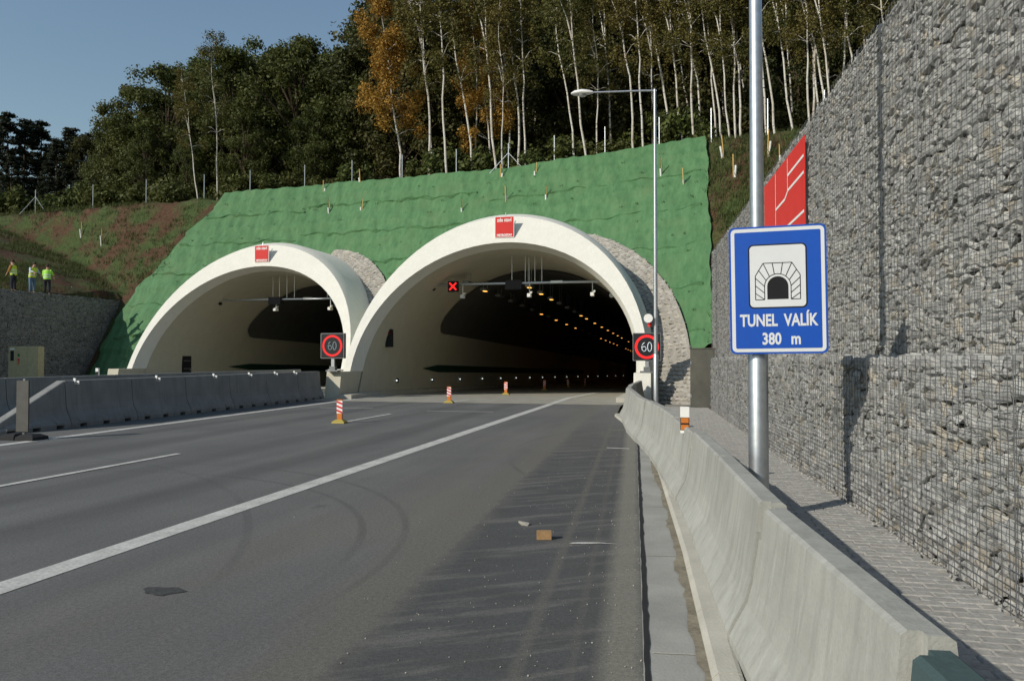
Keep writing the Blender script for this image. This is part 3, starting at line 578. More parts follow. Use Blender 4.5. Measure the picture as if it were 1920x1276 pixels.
# ------------------------------------------------------------------ gabion walls
def gabion(name, label, tiers, cat='gabion wall', mat=None, row=(0.075, 0.125), wid=(0.10, 0.23), individual=0, wire=True, course=0.92):
    """tiers: list of (P0, P1, z0, z1): face line from P0 to P1 (xy), stones proud of it; normal is to the left of P0->P1"""
    P0 = tiers[0][0]; root = empty(name, (P0[0], P0[1], 0)); tag(root, label, cat); inv = Matrix.Translation(-Vector(root.location)); AC = []; AM = []
    for (p0, p1, z0, z1) in tiers:
        p0 = np.array(p0, float); p1 = np.array(p1, float); d = p1 - p0; L = np.linalg.norm(d); d /= L; nrm = np.array([-d[1], d[0]])
        q0 = p0 - nrm * 0.075; q1 = p1 - nrm * 0.075; r0 = p0 - nrm * 1.0; r1 = p1 - nrm * 1.0; m = MB(); m.loft([[(q0[0], q0[1], z0), (q1[0], q1[1], z0), (r1[0], r1[1], z0), (r0[0], r0[1], z0)], [(q0[0], q0[1], z1 - 0.05), (q1[0], q1[1], z1 - 0.05), (r1[0], r1[1], z1 - 0.05), (r0[0], r0[1], z1 - 0.05)]]); o = m.build('core', M_DEEP); o.parent = root; o.matrix_parent_inverse = inv
        z = z0; S = []; nc = 1
        while z < z1 - 0.03:
            hgt = rng.uniform(*row); top = z0 + nc * course
            if z + hgt > top - 0.03: hgt = max(0.05, top - z - 0.01); nz = top + 0.015; nc += 1
            else: nz = z + hgt
            if z + hgt > z1: hgt = max(0.05, z1 - z)
            u = rng.uniform(-0.1, 0)
            while u < L:
                w = rng.uniform(*wid) * (0.8 + hgt / (row[0] + row[1])); S.append((u + w / 2, z + hgt / 2 + rng.uniform(-0.02, 0.02), w, hgt)); u += w * 0.97
            z = nz
        # the top layer seen from above
        for k in range(int(L / 0.17)):
            for dd in (0.16, 0.36): S.append((k * 0.17 + rng.uniform(0, 0.1), z1 - 0.06 + rng.uniform(-0.02, 0.01), 0.2, 0.10, dd))
        n = len(S); uu = np.array([q[0] for q in S]); zz = np.array([q[1] for q in S]); ww = np.array([q[2] for q in S]); hh = np.array([q[3] for q in S]); dp = np.array([q[4] if len(q) > 4 else 0.0 for q in S])
        inset = nr.uniform(-0.006, 0.022, n) + dp; c = np.stack([p0[0] + d[0] * uu - nrm[0] * (0.035 + inset), p0[1] + d[1] * uu - nrm[1] * (0.035 + inset), zz], -1)
        sc = np.stack([ww * nr.uniform(1.15, 1.5, n), nr.uniform(0.13, 0.16, n), hh * nr.uniform(1.35, 1.85, n)], -1)
        rm = rot_mats(n, 0.13) * sc[:, None, :]; B = np.array([[-d[0], -nrm[0], 0], [-d[1], -nrm[1], 0], [0, 0, 1]]); rm = np.einsum('ij,njk->nik', B, rm); AC.append(c); AM.append(rm)
        if wire:
            m = MB(); off = 0.035; w0 = p0 + nrm * off; w1 = p1 + nrm * off; rr = 0.0017
            for zz_ in np.arange(z0 + 0.02, z1 + 0.01, 0.05):
                m.loft([[(w[0] + nrm[0] * a, w[1] + nrm[1] * a, zz_ + b) for a, b in ((-rr, -rr), (rr, -rr), (rr, rr), (-rr, rr))] for w in (w0, w1)], cap=False)
            for uu_ in np.arange(0, L, 0.1):
                cx, cy = w0 + d * uu_ + nrm * 0.005; m.loft([[(cx + d[0] * a + nrm[0] * b, cy + d[1] * a + nrm[1] * b, z_) for a, b in ((-rr, -rr), (rr, -rr), (rr, rr), (-rr, rr))] for z_ in (z0, z1)], cap=False)
            o = m.build('wire_mesh', M_WIRE, fix=False); o.parent = root; o.matrix_parent_inverse = inv; tag(o, kind='stuff')
            nseam = int(L / 2.0)
            for k in range(1, nseam):                 # dark coil joints between baskets
                u_ = k * 2.0 + rng.uniform(-0.05, 0.05); cx, cy = w0 + d * u_ + nrm * 0.004
                o = MB().tube([(cx, cy, z0), (cx, cy, z1)], 0.004, 5).build('joint_coil', M_WIRE); o.parent = root; o.matrix_parent_inverse = inv
    C_ = np.concatenate(AC); M_ = np.concatenate(AM); K = nr.randint(0, len(ROCKS), len(C_)); px, py, dz = project_all(C_)
    vis = (px > 0) & (px < 1920) & (py > 0) & (py < 1276) & (dz > 0.5); size = np.where(vis, np.linalg.norm(M_, axis=(1, 2)) / dz, 0)
    idx = np.argsort(-size)[:individual]; rest = np.setdiff1d(np.arange(len(C_)), idx)
    if individual: rock_objects('stone', M_, C_, K, idx, mat, root)
    o = rocks_mesh('stone_fill', M_[rest], C_[rest], K[rest], mat); o.parent = root; o.matrix_parent_inverse = inv; tag(o, kind='stuff'); return root
M_WIRE = simple('mesh_wire', (0.16, 0.165, 0.17), 0.5, 0.5)
WX = lambda Y: 2.2 - 0.0665 * Y
gab = gabion('gabion_wall', 'sunlit grey stone gabion wall in wire mesh, behind the blue tunnel sign', [((WX(-1), -1), (WX(23.4), 23.4), 0.10, 1.62), ((WX(0) + 0.5, 0.0), (WX(28.0) + 0.5, 28.0), 1.62, 5.3)], mat=M_STONE, individual=300, row=(0.042, 0.085), wid=(0.05, 0.145))
gabl = gabion('gabion_wall', 'shaded dark gabion wall under the workers, beside the cream cabinet', [((-35.3, 43.6), (-35.3, 24), 0.0, 5.25)], mat=M_STONE_SHADE, row=(0.12, 0.2), wid=(0.16, 0.34), wire=False, course=1.31)
# ------------------------------------------------------------------ walkway of pavers
walk = sheet('pavement', [(0.95, -12), (2.95, -12), (2.35, -1), (WX(23.4) + 0.05, 23.4), (0.55, 26.5), (-1.9, 26.5), (-1.55, 22), (-0.8, 17), (0.0, 12), (0.35, 8.6), (0.6, 4.4)], 0.06, M_MORTAR)
PB = MB(); PB.loft([[(-0.5, -0.5, -0.5), (0.5, -0.5, -0.5), (0.5, 0.5, -0.5), (-0.5, 0.5, -0.5)], [(-0.5, -0.5, 0.35), (0.5, -0.5, 0.35), (0.5, 0.5, 0.35), (-0.5, 0.5, 0.35)], [(-0.46, -0.43, 0.5), (0.46, -0.43, 0.5), (0.46, 0.43, 0.5), (-0.46, 0.43, 0.5)]])
_t = []
for f in PB.f: _t += [(f[0], f[i], f[i + 1]) for i in range(1, len(f) - 1)]
PAVER = [(np.array(PB.v), np.array(_t))]
cs = []; yy = 1.0
inner = lambda Y: float(np.interp(Y, [0, 2.36, 4.48, 6.58, 8.65, 12.67, 17.14, 22, 28], [0.9, 0.64, 0.39, 0.23, 0.05, -0.42, -1.14, -1.72, -1.75]))
j = 0
while yy < 24.5:
    x0 = inner(yy) + 0.30; x1 = WX(yy) - 0.02; x = x0 + (0.1 if j % 2 else 0.0) - 0.06 * 0
    xx = math.floor(x0 / 0.2) * 0.2 + (0.1 if j % 2 else 0.0)
    while xx < x1:
        if xx > x0 - 0.05: cs.append((xx, yy, 0.085 + rng.uniform(-0.0025, 0.0025)))
        xx += 0.2
    yy += 0.1; j += 1
cs = np.array(cs); n = len(cs); m3 = rot_mats(n, 0.008) * np.array([0.195, 0.0945, 0.06])[None, None, :]
px, py, dz = project_all(cs); vis = (px > 0) & (px < 1920) & (py > 0) & (py < 1276); size = np.where(vis, 1 / dz, 0); idx = np.argsort(-size)[:300]; rest = np.setdiff1d(np.arange(n), idx); Kz = np.zeros(n, int)
rock_objects('paver', m3, cs, Kz, idx, M_PAVER, walk, PAVER, 'paver'); o = rocks_mesh('paver_field', m3[rest], cs[rest], Kz[rest], M_PAVER, walk, PAVER); tag(o, kind='stuff')
# gravel at the foot of the wall
n = 900; yv = nr.uniform(1, 23.4, n) ; c = np.stack([2.2 - 0.0665 * yv - np.abs(nr.normal(0, 0.05, n)) , yv, 0.118 + np.zeros(n)], -1); m3 = rot_mats(n, 1, True) * (nr.uniform(0.010, 0.03, n)[:, None, None])
o = rocks_mesh('gravel', m3, c, nr.randint(0, 14, n), M_STONE); tag(o, 'loose grey gravel along the foot of the sunlit gabion wall', 'gravel', kind='stuff')
# grit on the road shoulder
n = 420; yv = 3 + nr.exponential(5, n); xv = gut(0) - 0.0665 * yv - np.abs(nr.normal(0, 0.9, n)); m3 = rot_mats(n, 1, True) * (nr.uniform(0.003, 0.010, n)[:, None, None])
o = rocks_mesh('road_grit', m3, np.stack([xv, yv, np.full(n, 0.004)], -1), nr.randint(0, 14, n), M_PAVSTONE); tag(o, 'scattered pale grit on the dark road shoulder', 'grit', kind='stuff')

# ------------------------------------------------------------------ concrete barriers
def barrier_seg(name, p0, p1, H, mat, label, group, slots=True, Wt=0.10, Wb=0.28, notch=True, h0=None):
    p0 = Vector((*p0, 0)); p1 = Vector((*p1, 0)); d = (p1 - p0).normalized(); nn = Vector((-d.y, d.x, 0)); L = (p1 - p0).length; g_ = 0.012
    def prof(u, lift=0.0, cut=False, Hs=H):
        k = Hs / 0.8; pr = [(-Wb, lift), (-Wb, 0.09 + lift * 0.5), (-Wb * 0.86, 0.16 * k), (-Wb * 0.62, 0.27 * k), (-Wb * 0.5, 0.38 * k), (-Wt - 0.02, Hs - 0.16), (-Wt - 0.005, Hs - 0.015), (-Wt + 0.015, Hs)]
        if cut: pr[5] = (-Wt - 0.025, Hs - 0.17); pr[6] = (-Wt + 0.05, Hs - 0.165); pr[7] = (-Wt + 0.055, Hs)
        full = pr + [(-x, z) for x, z in pr[::-1]]
        if cut: full = pr + [(Wt - 0.015, Hs), (Wt + 0.005, Hs - 0.015), (Wt + 0.02, Hs - 0.16)] + [(-x, z) for x, z in pr[4::-1]]
        o_ = p0 + d * u; return [o_ + nn * (-x) + Vector((0, 0, z)) for x, z in full]
    us = [(g_, 0, notch), (0.055, 0, notch), (0.056, 0, False)]
    if slots:
        ns = 3
        for k in range(ns):
            c = L * (k + 0.5) / ns; us += [(c - 0.111, 0, False), (c - 0.11, 0.075, False), (c + 0.11, 0.075, False), (c + 0.111, 0, False)]
    us += [(L - 0.056, 0, False), (L - 0.055, 0, notch), (L - g_, 0, notch)]
    if h0 is not None: rings = [prof(u, l, False, h0 + (H - h0) * u / L) for u, l, c in us]
    else: rings = [prof(u, l, c) for u, l, c in us]
    o = MB().loft(rings).build(name, mat, loc=p0); tag(o, label, 'concrete barrier', group); return o
num = ['first', 'second', 'third', 'fourth', 'fifth', 'sixth', 'seventh', 'eighth', 'ninth', 'tenth', 'eleventh', 'twelfth', 'thirteenth']
yb = [0.25, 2.50, 4.48, 6.58, 8.68, 10.8, 12.9, 15.0, 17.1, 19.2, 21.3, 23.4, 25.5, 28.35]
for i in range(len(yb) - 1):
    a, b = yb[i], yb[i + 1]; xo = 0.065
    ja = rng.uniform(-0.012, 0.012); barrier_seg('concrete_barrier', (inner(a) + xo + ja, a), (inner(b) + xo + ja, b), 0.8 + rng.uniform(-0.014, 0.01) if i else 0.755, M_TEAL if i == 0 else M_BARR, 'teal painted end block of the low roadside concrete barrier' if i == 0 else 'low pale roadside barrier block, %s after the teal painted one' % num[i - 1], 'roadside barrier blocks', slots=False, Wt=0.065, Wb=0.25)
# median barrier with a sloping first block
ym = [13.3, 15.3] + [15.3 + 2.25 * k for k in range(1, 7)]; xm_ = lambda Y: -14.2 - 0.012 * (Y - 15)
for i in range(len(ym) - 1):
    a, b = ym[i], min(ym[i + 1], 28.4)
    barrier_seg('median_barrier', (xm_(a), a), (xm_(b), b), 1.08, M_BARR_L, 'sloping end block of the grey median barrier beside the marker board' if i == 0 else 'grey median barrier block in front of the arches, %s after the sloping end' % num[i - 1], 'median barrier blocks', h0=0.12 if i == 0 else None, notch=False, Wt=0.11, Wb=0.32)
ym2 = [9.0 + 4 * k for k in range(7)]
for i in range(len(ym2) - 1):
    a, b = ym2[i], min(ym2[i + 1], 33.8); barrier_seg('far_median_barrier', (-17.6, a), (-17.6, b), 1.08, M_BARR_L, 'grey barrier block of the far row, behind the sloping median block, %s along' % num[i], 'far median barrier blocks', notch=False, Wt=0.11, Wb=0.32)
# small reflectors on the median barriers
def reflector(loc, label):
    o = empty('reflector', loc); tag(o, label, 'reflector', 'reflectors clipped to the median barriers'); MB().box((0, 0, 0.0), (0.06, 0.025, 0.14)).box((0.05, 0.02, -0.03), (0.12, 0.02, 0.08)).build('white_plate', M_WHITE, o); MB().tube([(0.02, -0.012, -0.02), (0.10, 0.0, -0.05)], 0.012, 5).build('dark_clip', M_BLACK, o)
for px in (152, 272, 381, 463, 532, 590): q = gp(px, 709, 1.1); Y = float(np.interp(px, [152, 590], [15.6, 26.3])); reflector((xm_(Y) + 0.12, Y, 1.06), 'small white reflector clipped to the top of the near median barrier')
q = at_y(88, 716, 15.9); reflector((-17.48, 13.6, 1.06), 'small white reflector on the far median barrier')

# ------------------------------------------------------------------ big roadside sign, lamp posts
def street_lamp(loc, Ht, label, sleeve=1.66, arm=2.1, r0=0.092):
    o = empty('street_lamp', loc); tag(o, label, 'street lamp', None)
    MB().tube([(0, 0, -0.2), (0, 0, sleeve - 0.04), (0, 0, sleeve)], [r0, r0 * 0.98, r0 * 0.82], 20).build('base_sleeve', M_GALV, o, smooth=True)
    MB().tube([(0, 0, sleeve - 0.05), (0, 0, Ht * 0.6), (0, 0, Ht)], [r0 * 0.74, r0 * 0.60, r0 * 0.42], 18).build('mast', M_GALV, o, smooth=True)
    MB().tube([(0.06, 0, Ht - 0.05), (-0.3, 0, Ht - 0.02), (-arm + 0.4, 0, Ht + 0.05)], [0.03, 0.03, 0.026], 10).build('arm', M_GALV, o, smooth=True)
    rings = []
    for u, w, t_, b_ in ((0, 0.05, 0.04, -0.04), (0.12, 0.11, 0.08, -0.06), (0.35, 0.17, 0.12, -0.07), (0.58, 0.15, 0.09, -0.06), (0.7, 0.05, 0.03, -0.02)):
        rings.append([(-arm + 0.42 - u, w * math.cos(t), Ht + 0.05 + (t_ if math.sin(t) > 0 else -b_) * math.sin(t)) for t in np.linspace(0, 2 * math.pi, 13)[:-1]])
    lu = MB().loft(rings).build('luminaire', M_WHITE, o, smooth=True); MB().tube([(-arm + 0.08, 0, Ht - 0.005), (-arm + 0.08, 0, Ht - 0.05)], [0.15, 0.11], 12).build('glass', simple('lamp_glass', (0.35, 0.36, 0.35), 0.2), lu)
    MB().box((0, r0 * 0.98, 0.75), (0.09, 0.02, 0.3)).build('service_door', M_GALV, o); return o
PX_, PY_ = 0.64, 7.63
street_lamp((PX_, PY_, 0.12), 9.9, 'thick galvanised mast carrying the blue tunnel sign')
fl = at_y(1230, 740, 24.5); Ht = at_y(1221, 168, 24.5)[2]
street_lamp((fl[0], 24.5, 0.06), Ht - 0.06, 'galvanised street lamp with a single arm, standing by the lamp-lit tunnel', arm=2.35)
k = at_y(1216, 597, 24.5); o = empty('loudspeaker', (k[0], 24.42, k[2])); tag(o, 'small white loudspeaker with a red beacon on the lamp post by the tunnel', 'loudspeaker'); MB().tube([(0, 0.1, 0), (0, -0.02, 0), (0, -0.12, 0)], [0.05, 0.07, 0.14], 12).build('horn', M_WHITE, o); MB().tube([(0.03, 0, -0.12), (0.03, 0, -0.26)], 0.06, 10).build('red_beacon', M_RED, o); MB().box((0.09, 0.06, 0), (0.1, 0.05, 0.05)).build('bracket', M_GALV, o)
# the blue sign (0.86 x 1.18 m), just in front of the mast
q = at_y(1458, 543, PY_ - 0.13); SW, SH = 0.85, 1.175; sg = empty('tunnel_sign', (q[0], PY_ - 0.13, q[2]), R(0)); sg.rotation_euler = (0, R(-0.6), R(-3)); tag(sg, 'blue road sign with a tunnel pictogram reading TUNEL VALÍK 380 m', 'road sign')
MB().prism(rrect(SW, SH, 0.05), 0, 0.02, FACE).build('panel', M_BLUE, sg); MB().prism(rrect(SW - 0.035, SH - 0.035, 0.042), 0.0205, 0.022, FACE).build('white_border', M_SIGNW, sg); MB().prism(rrect(SW - 0.10, SH - 0.10, 0.014), 0.0225, 0.024, FACE).build('blue_field', M_BLUE, sg)
T_ = lambda x, y, d: FACE @ Matrix.Translation((x, y, d))
MB().prism(rrect(0.51, 0.59, 0.045), 0.0245, 0.026, T_(0, 0.125, 0)).build('pictogram_border', M_INK, sg); MB().prism(rrect(0.485, 0.565, 0.036), 0.0265, 0.028, T_(0, 0.125, 0)).build('pictogram_field', M_SIGNW, sg)
pic = MB(); oy = -0.09   # drawn with y up from the base line
def bar(p, q_, w=0.007):
    a, b = Vector((*p, 0)), Vector((*q_, 0)); d = (b - a).normalized(); n_ = Vector((-d.y, d.x, 0)) * w / 2; pic.prism([(a + n_)[:2], (a - n_)[:2], (b - n_)[:2], (b + n_)[:2]], 0.0285, 0.0295, FACE)
outl = [(-0.195, oy), (-0.195, oy + 0.22), (-0.125, oy + 0.335), (0.125, oy + 0.335), (0.195, oy + 0.22), (0.195, oy)]
for a, b in zip(outl[:-1], outl[1:]): bar(a, b)
arcp = [(-0.115, oy)] + [(-0.115 * math.cos(t), oy + 0.12 + 0.115 * math.sin(t)) for t in np.linspace(0, math.pi, 15)] + [(0.115, oy)]
for a, b in zip(arcp[:-1], arcp[1:]): bar(a, b)
bar((-0.195, oy), (-0.115, oy)); bar((0.115, oy), (0.195, oy))
for (a, b) in (((-0.195, 0.06), (-0.115, 0.0)), ((-0.195, 0.13), (-0.115, 0.06)), ((-0.195, 0.2), (-0.113, 0.12)), ((-0.165, 0.27), (-0.1, 0.175)), ((-0.125, 0.335), (-0.07, 0.21)), ((-0.045, 0.335), (-0.028, 0.232)), ((0.045, 0.335), (0.028, 0.232)), ((0.125, 0.335), (0.07, 0.21)), ((0.165, 0.27), (0.1, 0.175)), ((0.195, 0.2), (0.113, 0.12)), ((0.195, 0.13), (0.115, 0.06)), ((0.195, 0.06), (0.115, 0.0))): bar((a[0], oy + a[1]), (b[0], oy + b[1]))
pic.build('arch_drawing', M_INK, sg)
ip = [(-0.092, oy + 0.002), (0.092, oy + 0.002)] + [(0.092 * math.cos(t), oy + 0.12 + 0.092 * math.sin(t)) for t in np.linspace(0, math.pi, 15)]
MB().prism(ip, 0.0285, 0.0297, FACE).build('arch_opening', M_INK, sg)
text('TUNEL  VALÍK', 0.152, M_SIGNW, sg, T_(0, -0.285, 0.025), 0.70, bold=0.0045); text('380', 0.148, M_SIGNW, sg, T_(-0.06, -0.455, 0.025), 0.76, bold=0.0045); text('m', 0.148, M_SIGNW, sg, T_(0.15, -0.455, 0.025), 0.76, bold=0.0045)
for zz in (0.35, -0.35): MB().box((PX_ - q[0], 0.06, zz), (0.2, 0.09, 0.05)).build('clamp', M_GALV, sg)

# LED speed signs
def speed_sign(px, py, Y, zb, size, label, ring_m, dig_m):
    c = at_y(px, py, Y); o = empty('speed_sign', (c[0], Y, zb)); z = c[2] - zb; tag(o, label, 'speed sign')
    MB().prism(rrect(size, size, 0.03), -0.09, 0.09, FACE @ Matrix.Translation((0, z, 0))).build('housing', M_STEEL, o); MB().prism(rrect(size - 0.05, size - 0.05, 0.02), 0.0905, 0.094, FACE @ Matrix.Translation((0, z, 0))).build('display', M_BLACK, o)
    m = MB()
    for k in range(40):
        t = 2 * math.pi * k / 40; r_ = size * 0.385; m.box((r_ * math.cos(t), -0.097, z + r_ * math.sin(t)), (size * 0.085, 0.006, size * 0.05), M=Matrix.Rotation(-t, 4, 'Y'))
    m.build('led_ring', ring_m, o); s = size * 0.16; m = MB()
    six = [(0.5, 1.0), (0.05, 0.55), (-0.1, 0.0), (0.0, -0.7), (0.4, -1.0), (0.8, -0.75), (0.88, -0.35), (0.7, 0.0), (0.4, 0.1), (0.0, -0.1)]; nul = [(0.45 * math.cos(t), (1.0) * math.sin(t)) for t in np.linspace(0, 2 * math.pi, 17)]
    for pts, ox in ((six, -1.02), (nul, 0.62)):
        m.tube([((x + ox) * s, -0.099, z + y_ * s) for x, y_ in pts], 0.012 * size, 5)
    m.build('digits_60', dig_m, o); MB().box((0, 0, z / 2 - size / 4), (0.13, 0.1, z - size / 2 + 0.02)).build('post', M_GALV, o); MB().box((0, 0, 0.03), (0.5, 0.3, 0.06)).box((0, 0, 0.13), (0.24, 0.2, 0.16)).build('foot', M_STEEL, o); return o
speed_sign(625, 648, 28.55, 1.07, 1.0, 'black LED speed sign with dim 60 on the median side of the arch', emit('led_red_b', (1.0, 0.03, 0.03), 0.9), M_LED_WD)
speed_sign(1213, 650, 28.9, 1.07, 1.02, 'black LED speed sign with bright 60 behind the slim lamp post', M_LED_R, M_LED_W)

# red banners on the arch crowns and on the gabion wall
def crown_banner(key, px, py, label):
    xc, yp = XC[key], YP[key]; zc = 7.28; o = empty('banner', (at_y(px, py, yp + 3.0)[0], yp + LEAN * (zc - 0.46 - Z0) - 0.02, zc)); tag(o, label, 'banner')
    MB().prism(rrect(0.86, 0.92, 0.01), 0.0, 0.02, FACE).build('white_edge', M_WHITE, o); MB().prism(rrect(0.81, 0.87, 0.01), 0.0205, 0.024, FACE).build('red_panel', M_RED, o)
    text('zde staví', 0.235, M_WHITE, o, T_(0, 0.30, 0.026), 0.78, bold=0.006); text('METROSTAV', 0.125, M_WHITE, o, T_(0, -0.36, 0.026), 0.95, bold=0.007); MB().tube([(0.05, 0, 0.46), (0.05, 0.02, 0.62)], 0.02, 6).build('hook', M_GALV, o)
crown_banner('right', 948, 420, 'red zde staví banner on the crown of the lamp-lit arch'); crown_banner('left', 495, 470, 'red zde staví banner on the crown of the arch behind the median barrier')
wx = lambda Y: WX(Y) + 0.5 - 0.05
BL, BH = 3.75, 1.85; by = 14.65; o = empty('wall_banner', (wx(by), by, 4.15)); o.rotation_euler = (0, 0, math.atan2(-1, -0.0665) + math.pi * 0); tag(o, 'red banner with white lines and lettering hung on the sunlit gabion wall', 'banner')
o.rotation_euler = (0, 0, -math.pi / 2 + 0.0665)
MB().prism([(-BL / 2, -BH / 2), (BL / 2 - 0.5, -BH / 2), (BL / 2, -BH / 2 + 0.45), (BL / 2, BH / 2), (-BL / 2, BH / 2)], 0, 0.02, FACE).build('red_sheet', M_RED, o)
for (x0, y0, x1, y1) in ((-1.85, -0.42, -0.4, -0.40), (-0.4, -0.40, 0.0, -0.28), (0.0, -0.28, 1.85, -0.25), (-0.6, 0.22, 0.3, 0.24), (0.3, 0.24, 0.6, 0.34), (0.6, 0.34, 1.85, 0.36), (0.55, 0.6, 1.85, 0.62)):
    d = Vector((x1 - x0, y1 - y0, 0)); n_ = Vector((-d.y, d.x, 0)).normalized() * 0.022; MB().prism([(x0 + n_.x, y0 + n_.y), (x0 - n_.x, y0 - n_.y), (x1 - n_.x, y1 - n_.y), (x1 + n_.x, y1 + n_.y)], 0.021, 0.024, FACE).build('white_line', M_WHITE, o)
for x0, y0, y1 in ((-0.6, -0.38, 0.9), (0.55, 0.3, 0.9)): MB().box((x0, -0.0225, (y0 + y1) / 2), (0.014, 0.003, y1 - y0)).build('white_line', M_WHITE, o)
text('METROSTAV', 0.52, M_WHITE, o, T_(0.0, -0.66, 0.022), 1.02, bold=0.012)

# ------------------------------------------------------------------ marker boards, delineator, cabinets, debris
def beacon(loc, label, h_=0.55, first=[None]):
    if first[0]:
        r = copy_thing(first[0], loc); r['label'] = label; return r
    o = empty('marker_board', loc); tag(o, label, 'marker board', 'small striped marker boards along the lane line'); first[0] = o
    MB().loft([[(sx * 0.17, sy * 0.13, 0.0) for sx, sy in ((-1, -1), (1, -1), (1, 1), (-1, 1))], [(sx * 0.155, sy * 0.11, 0.04) for sx, sy in ((-1, -1), (1, -1), (1, 1), (-1, 1))], [(sx * 0.08, sy * 0.06, 0.09) for sx, sy in ((-1, -1), (1, -1), (1, 1), (-1, 1))]]).build('foot', M_YELLOW, o)
    MB().box((0, 0, 0.16), (0.13, 0.05, 0.16)).build('stem', M_ORANGE, o); MB().box((0, 0, 0.39), (0.15, 0.035, 0.32)).build('board', M_WHITE, o)
    for k in range(3):
        z = 0.28 + 0.105 * k; MB().prism([(-0.074, z - 0.045), (-0.074, z + 0.005), (0.074, z + 0.06), (0.074, z + 0.01)], 0.018, 0.021, FACE @ Matrix.Scale(-1, 4, (1, 0, 0))).build('red_stripe', M_RED, o)
    MB().box((0, 0, 0.565), (0.15, 0.04, 0.03)).build('top_cap', M_ORANGE, o); return o
for i, (px, py) in enumerate(((637, 793), (842, 755))): q = gp(px, py); beacon((q[0], q[1], 0.005), ('small red and white marker board on the asphalt by the lane dash', 'small red and white marker board at the edge of the pale tunnel apron')[i])
for i, y in enumerate((34.3, 44, 53, 62)): beacon((-8.05, y, fz(y, yR) + 0.01), 'small red and white marker board inside the lamp-lit tunnel' if i else 'small red and white marker board just inside the mouth of the lamp-lit tunnel')
q = gp(42, 824); o = empty('guide_board', (q[0], q[1], 0.0), R(0)); tag(o, 'tall grey guide board seen from behind on a black rubber foot', 'guide board')
MB().box((0, 0, 0.66), (0.28, 0.03, 1.0)).build('panel', simple('panel_grey', (0.085, 0.082, 0.072), 0.6, 0.0), o); MB().box((0, 0.035, 0.62), (0.05, 0.03, 1.15)).build('post', M_STEEL, o)
for s in (-1, 1): MB().loft([[(s * (0.22 + a * 0.21), b * 0.2, 0.0) for a, b in ((-1, -1), (1, -1), (1, 1), (-1, 1))], [(s * (0.22 + a * 0.20), b * 0.19, 0.07) for a, b in ((-1, -1), (1, -1), (1, 1), (-1, 1))], [(s * (0.20 + a * 0.12), b * 0.1, 0.12) for a, b in ((-1, -1), (1, -1), (1, 1), (-1, 1))]]).build('rubber_foot', M_RUBBER, o)
q = at_y(1284, 800, 8.9); o = empty('delineator', (inner(9.4) - 0.06, 9.4, 0.42)); tag(o, 'white delineator post with an orange reflector on the roadside barrier', 'delineator')
o.location = (at_y(1284, 800, 9.4)[0], 9.4, 0.72); MB().prism(rrect(0.105, 0.31, 0.01), -0.02, 0.02, FACE @ Matrix.Translation((0, 0.155, 0))).build('post', M_WHITE, o); MB().box((0, -0.0225, 0.11), (0.104, 0.004, 0.15)).build('black_band', M_INK, o)
for dz in (0.075, -0.005): MB().box((0, -0.026, 0.075 + dz), (0.088, 0.004, 0.06)).build('orange_reflector', M_ORANGE, o)
MB().box((0.0, 0.02, -0.10), (0.05, 0.03, 0.24)).build('clip', M_GALV, o)
q = gp(1317, 764, 0.08); o = empty('metal_cabinet', (q[0], 24.3, 0.06)); tag(o, 'tall plain dull metal cabinet at the end of the sunlit gabion wall', 'cabinet'); MB().box((0, 0, 0.92), (0.72, 0.35, 1.8)).build('body', M_CABMETAL, o); MB().box((0, -0.18, 0.92), (0.66, 0.012, 1.72)).build('door', M_CABMETAL, o)
for zz in (0.4, 1.4): MB().box((-0.34, -0.19, zz), (0.03, 0.02, 0.1)).build('hinge', M_GALV, o)
MB().box((0, 0, 1.835), (0.78, 0.4, 0.03)).build('lid', M_CABMETAL, o)
q = at_y(49, 700, 33.0); cab = empty('control_cabinet', (q[0], 33.0, 0.0)); cab.rotation_euler = (0, 0, R(12)); tag(cab, 'cream control cabinet with a dark display in front of the shaded gabion wall', 'cabinet'); kx = 1.5
MB().box((0, 0, 1.1), (kx, 0.5, 2.2)).build('body', M_CREAMCAB, cab)
for x0, w in ((-0.54, 0.38), (-0.06, 0.52), (0.48, 0.5)): MB().box((x0, -0.257, 1.12), (w, 0.012, 2.1)).build('door', M_CREAMCAB, cab)
MB().box((-0.55, -0.27, 1.72), (0.17, 0.02, 0.5)).build('display', M_BLACK, cab); MB().box((-0.55, -0.27, 2.06), (0.22, 0.012, 0.08)).build('label_plate', M_WHITE, cab)
for zz, mm in ((1.75, simple('green_button', (0.03, 0.12, 0.04))), (1.52, M_RED), (1.36, M_ORANGE)): MB().box((-0.22, -0.27, zz), (0.09, 0.02, 0.12)).build('button', mm, cab)
q = gp(1020, 1010); o = MB().box((0, 0, 0.035), (0.13, 0.07, 0.07), R(12)).build('wood_block', M_WOOD); o.location = (q[0], q[1], 0.002); tag(o, 'small block of raw wood lying on the dark road shoulder', 'wood block')
q = gp(982, 984); Vv, Ff = ROCKS[3]; m = MB(); m.add(Vv * np.array([0.11, 0.08, 0.05]) + np.array([0, 0, 0.02]), [tuple(f) for f in Ff]); o = m.build('loose_stone', M_KERB); o.location = (q[0], q[1], 0.002); tag(o, 'pale loose stone on the road near the wood block', 'stone')
q = at_y(185, 700, 32); o = empty('delineator', (-29.0, 33.6, 0)); tag(o, 'short white and black delineator beside the foot of the arch by the dark wall', 'delineator'); MB().box((0, 0, 0.55), (0.16, 0.1, 1.1)).build('post', M_WHITE, o); MB().box((0, -0.053, 0.8), (0.158, 0.004, 0.25)).build('black_band', M_INK, o)

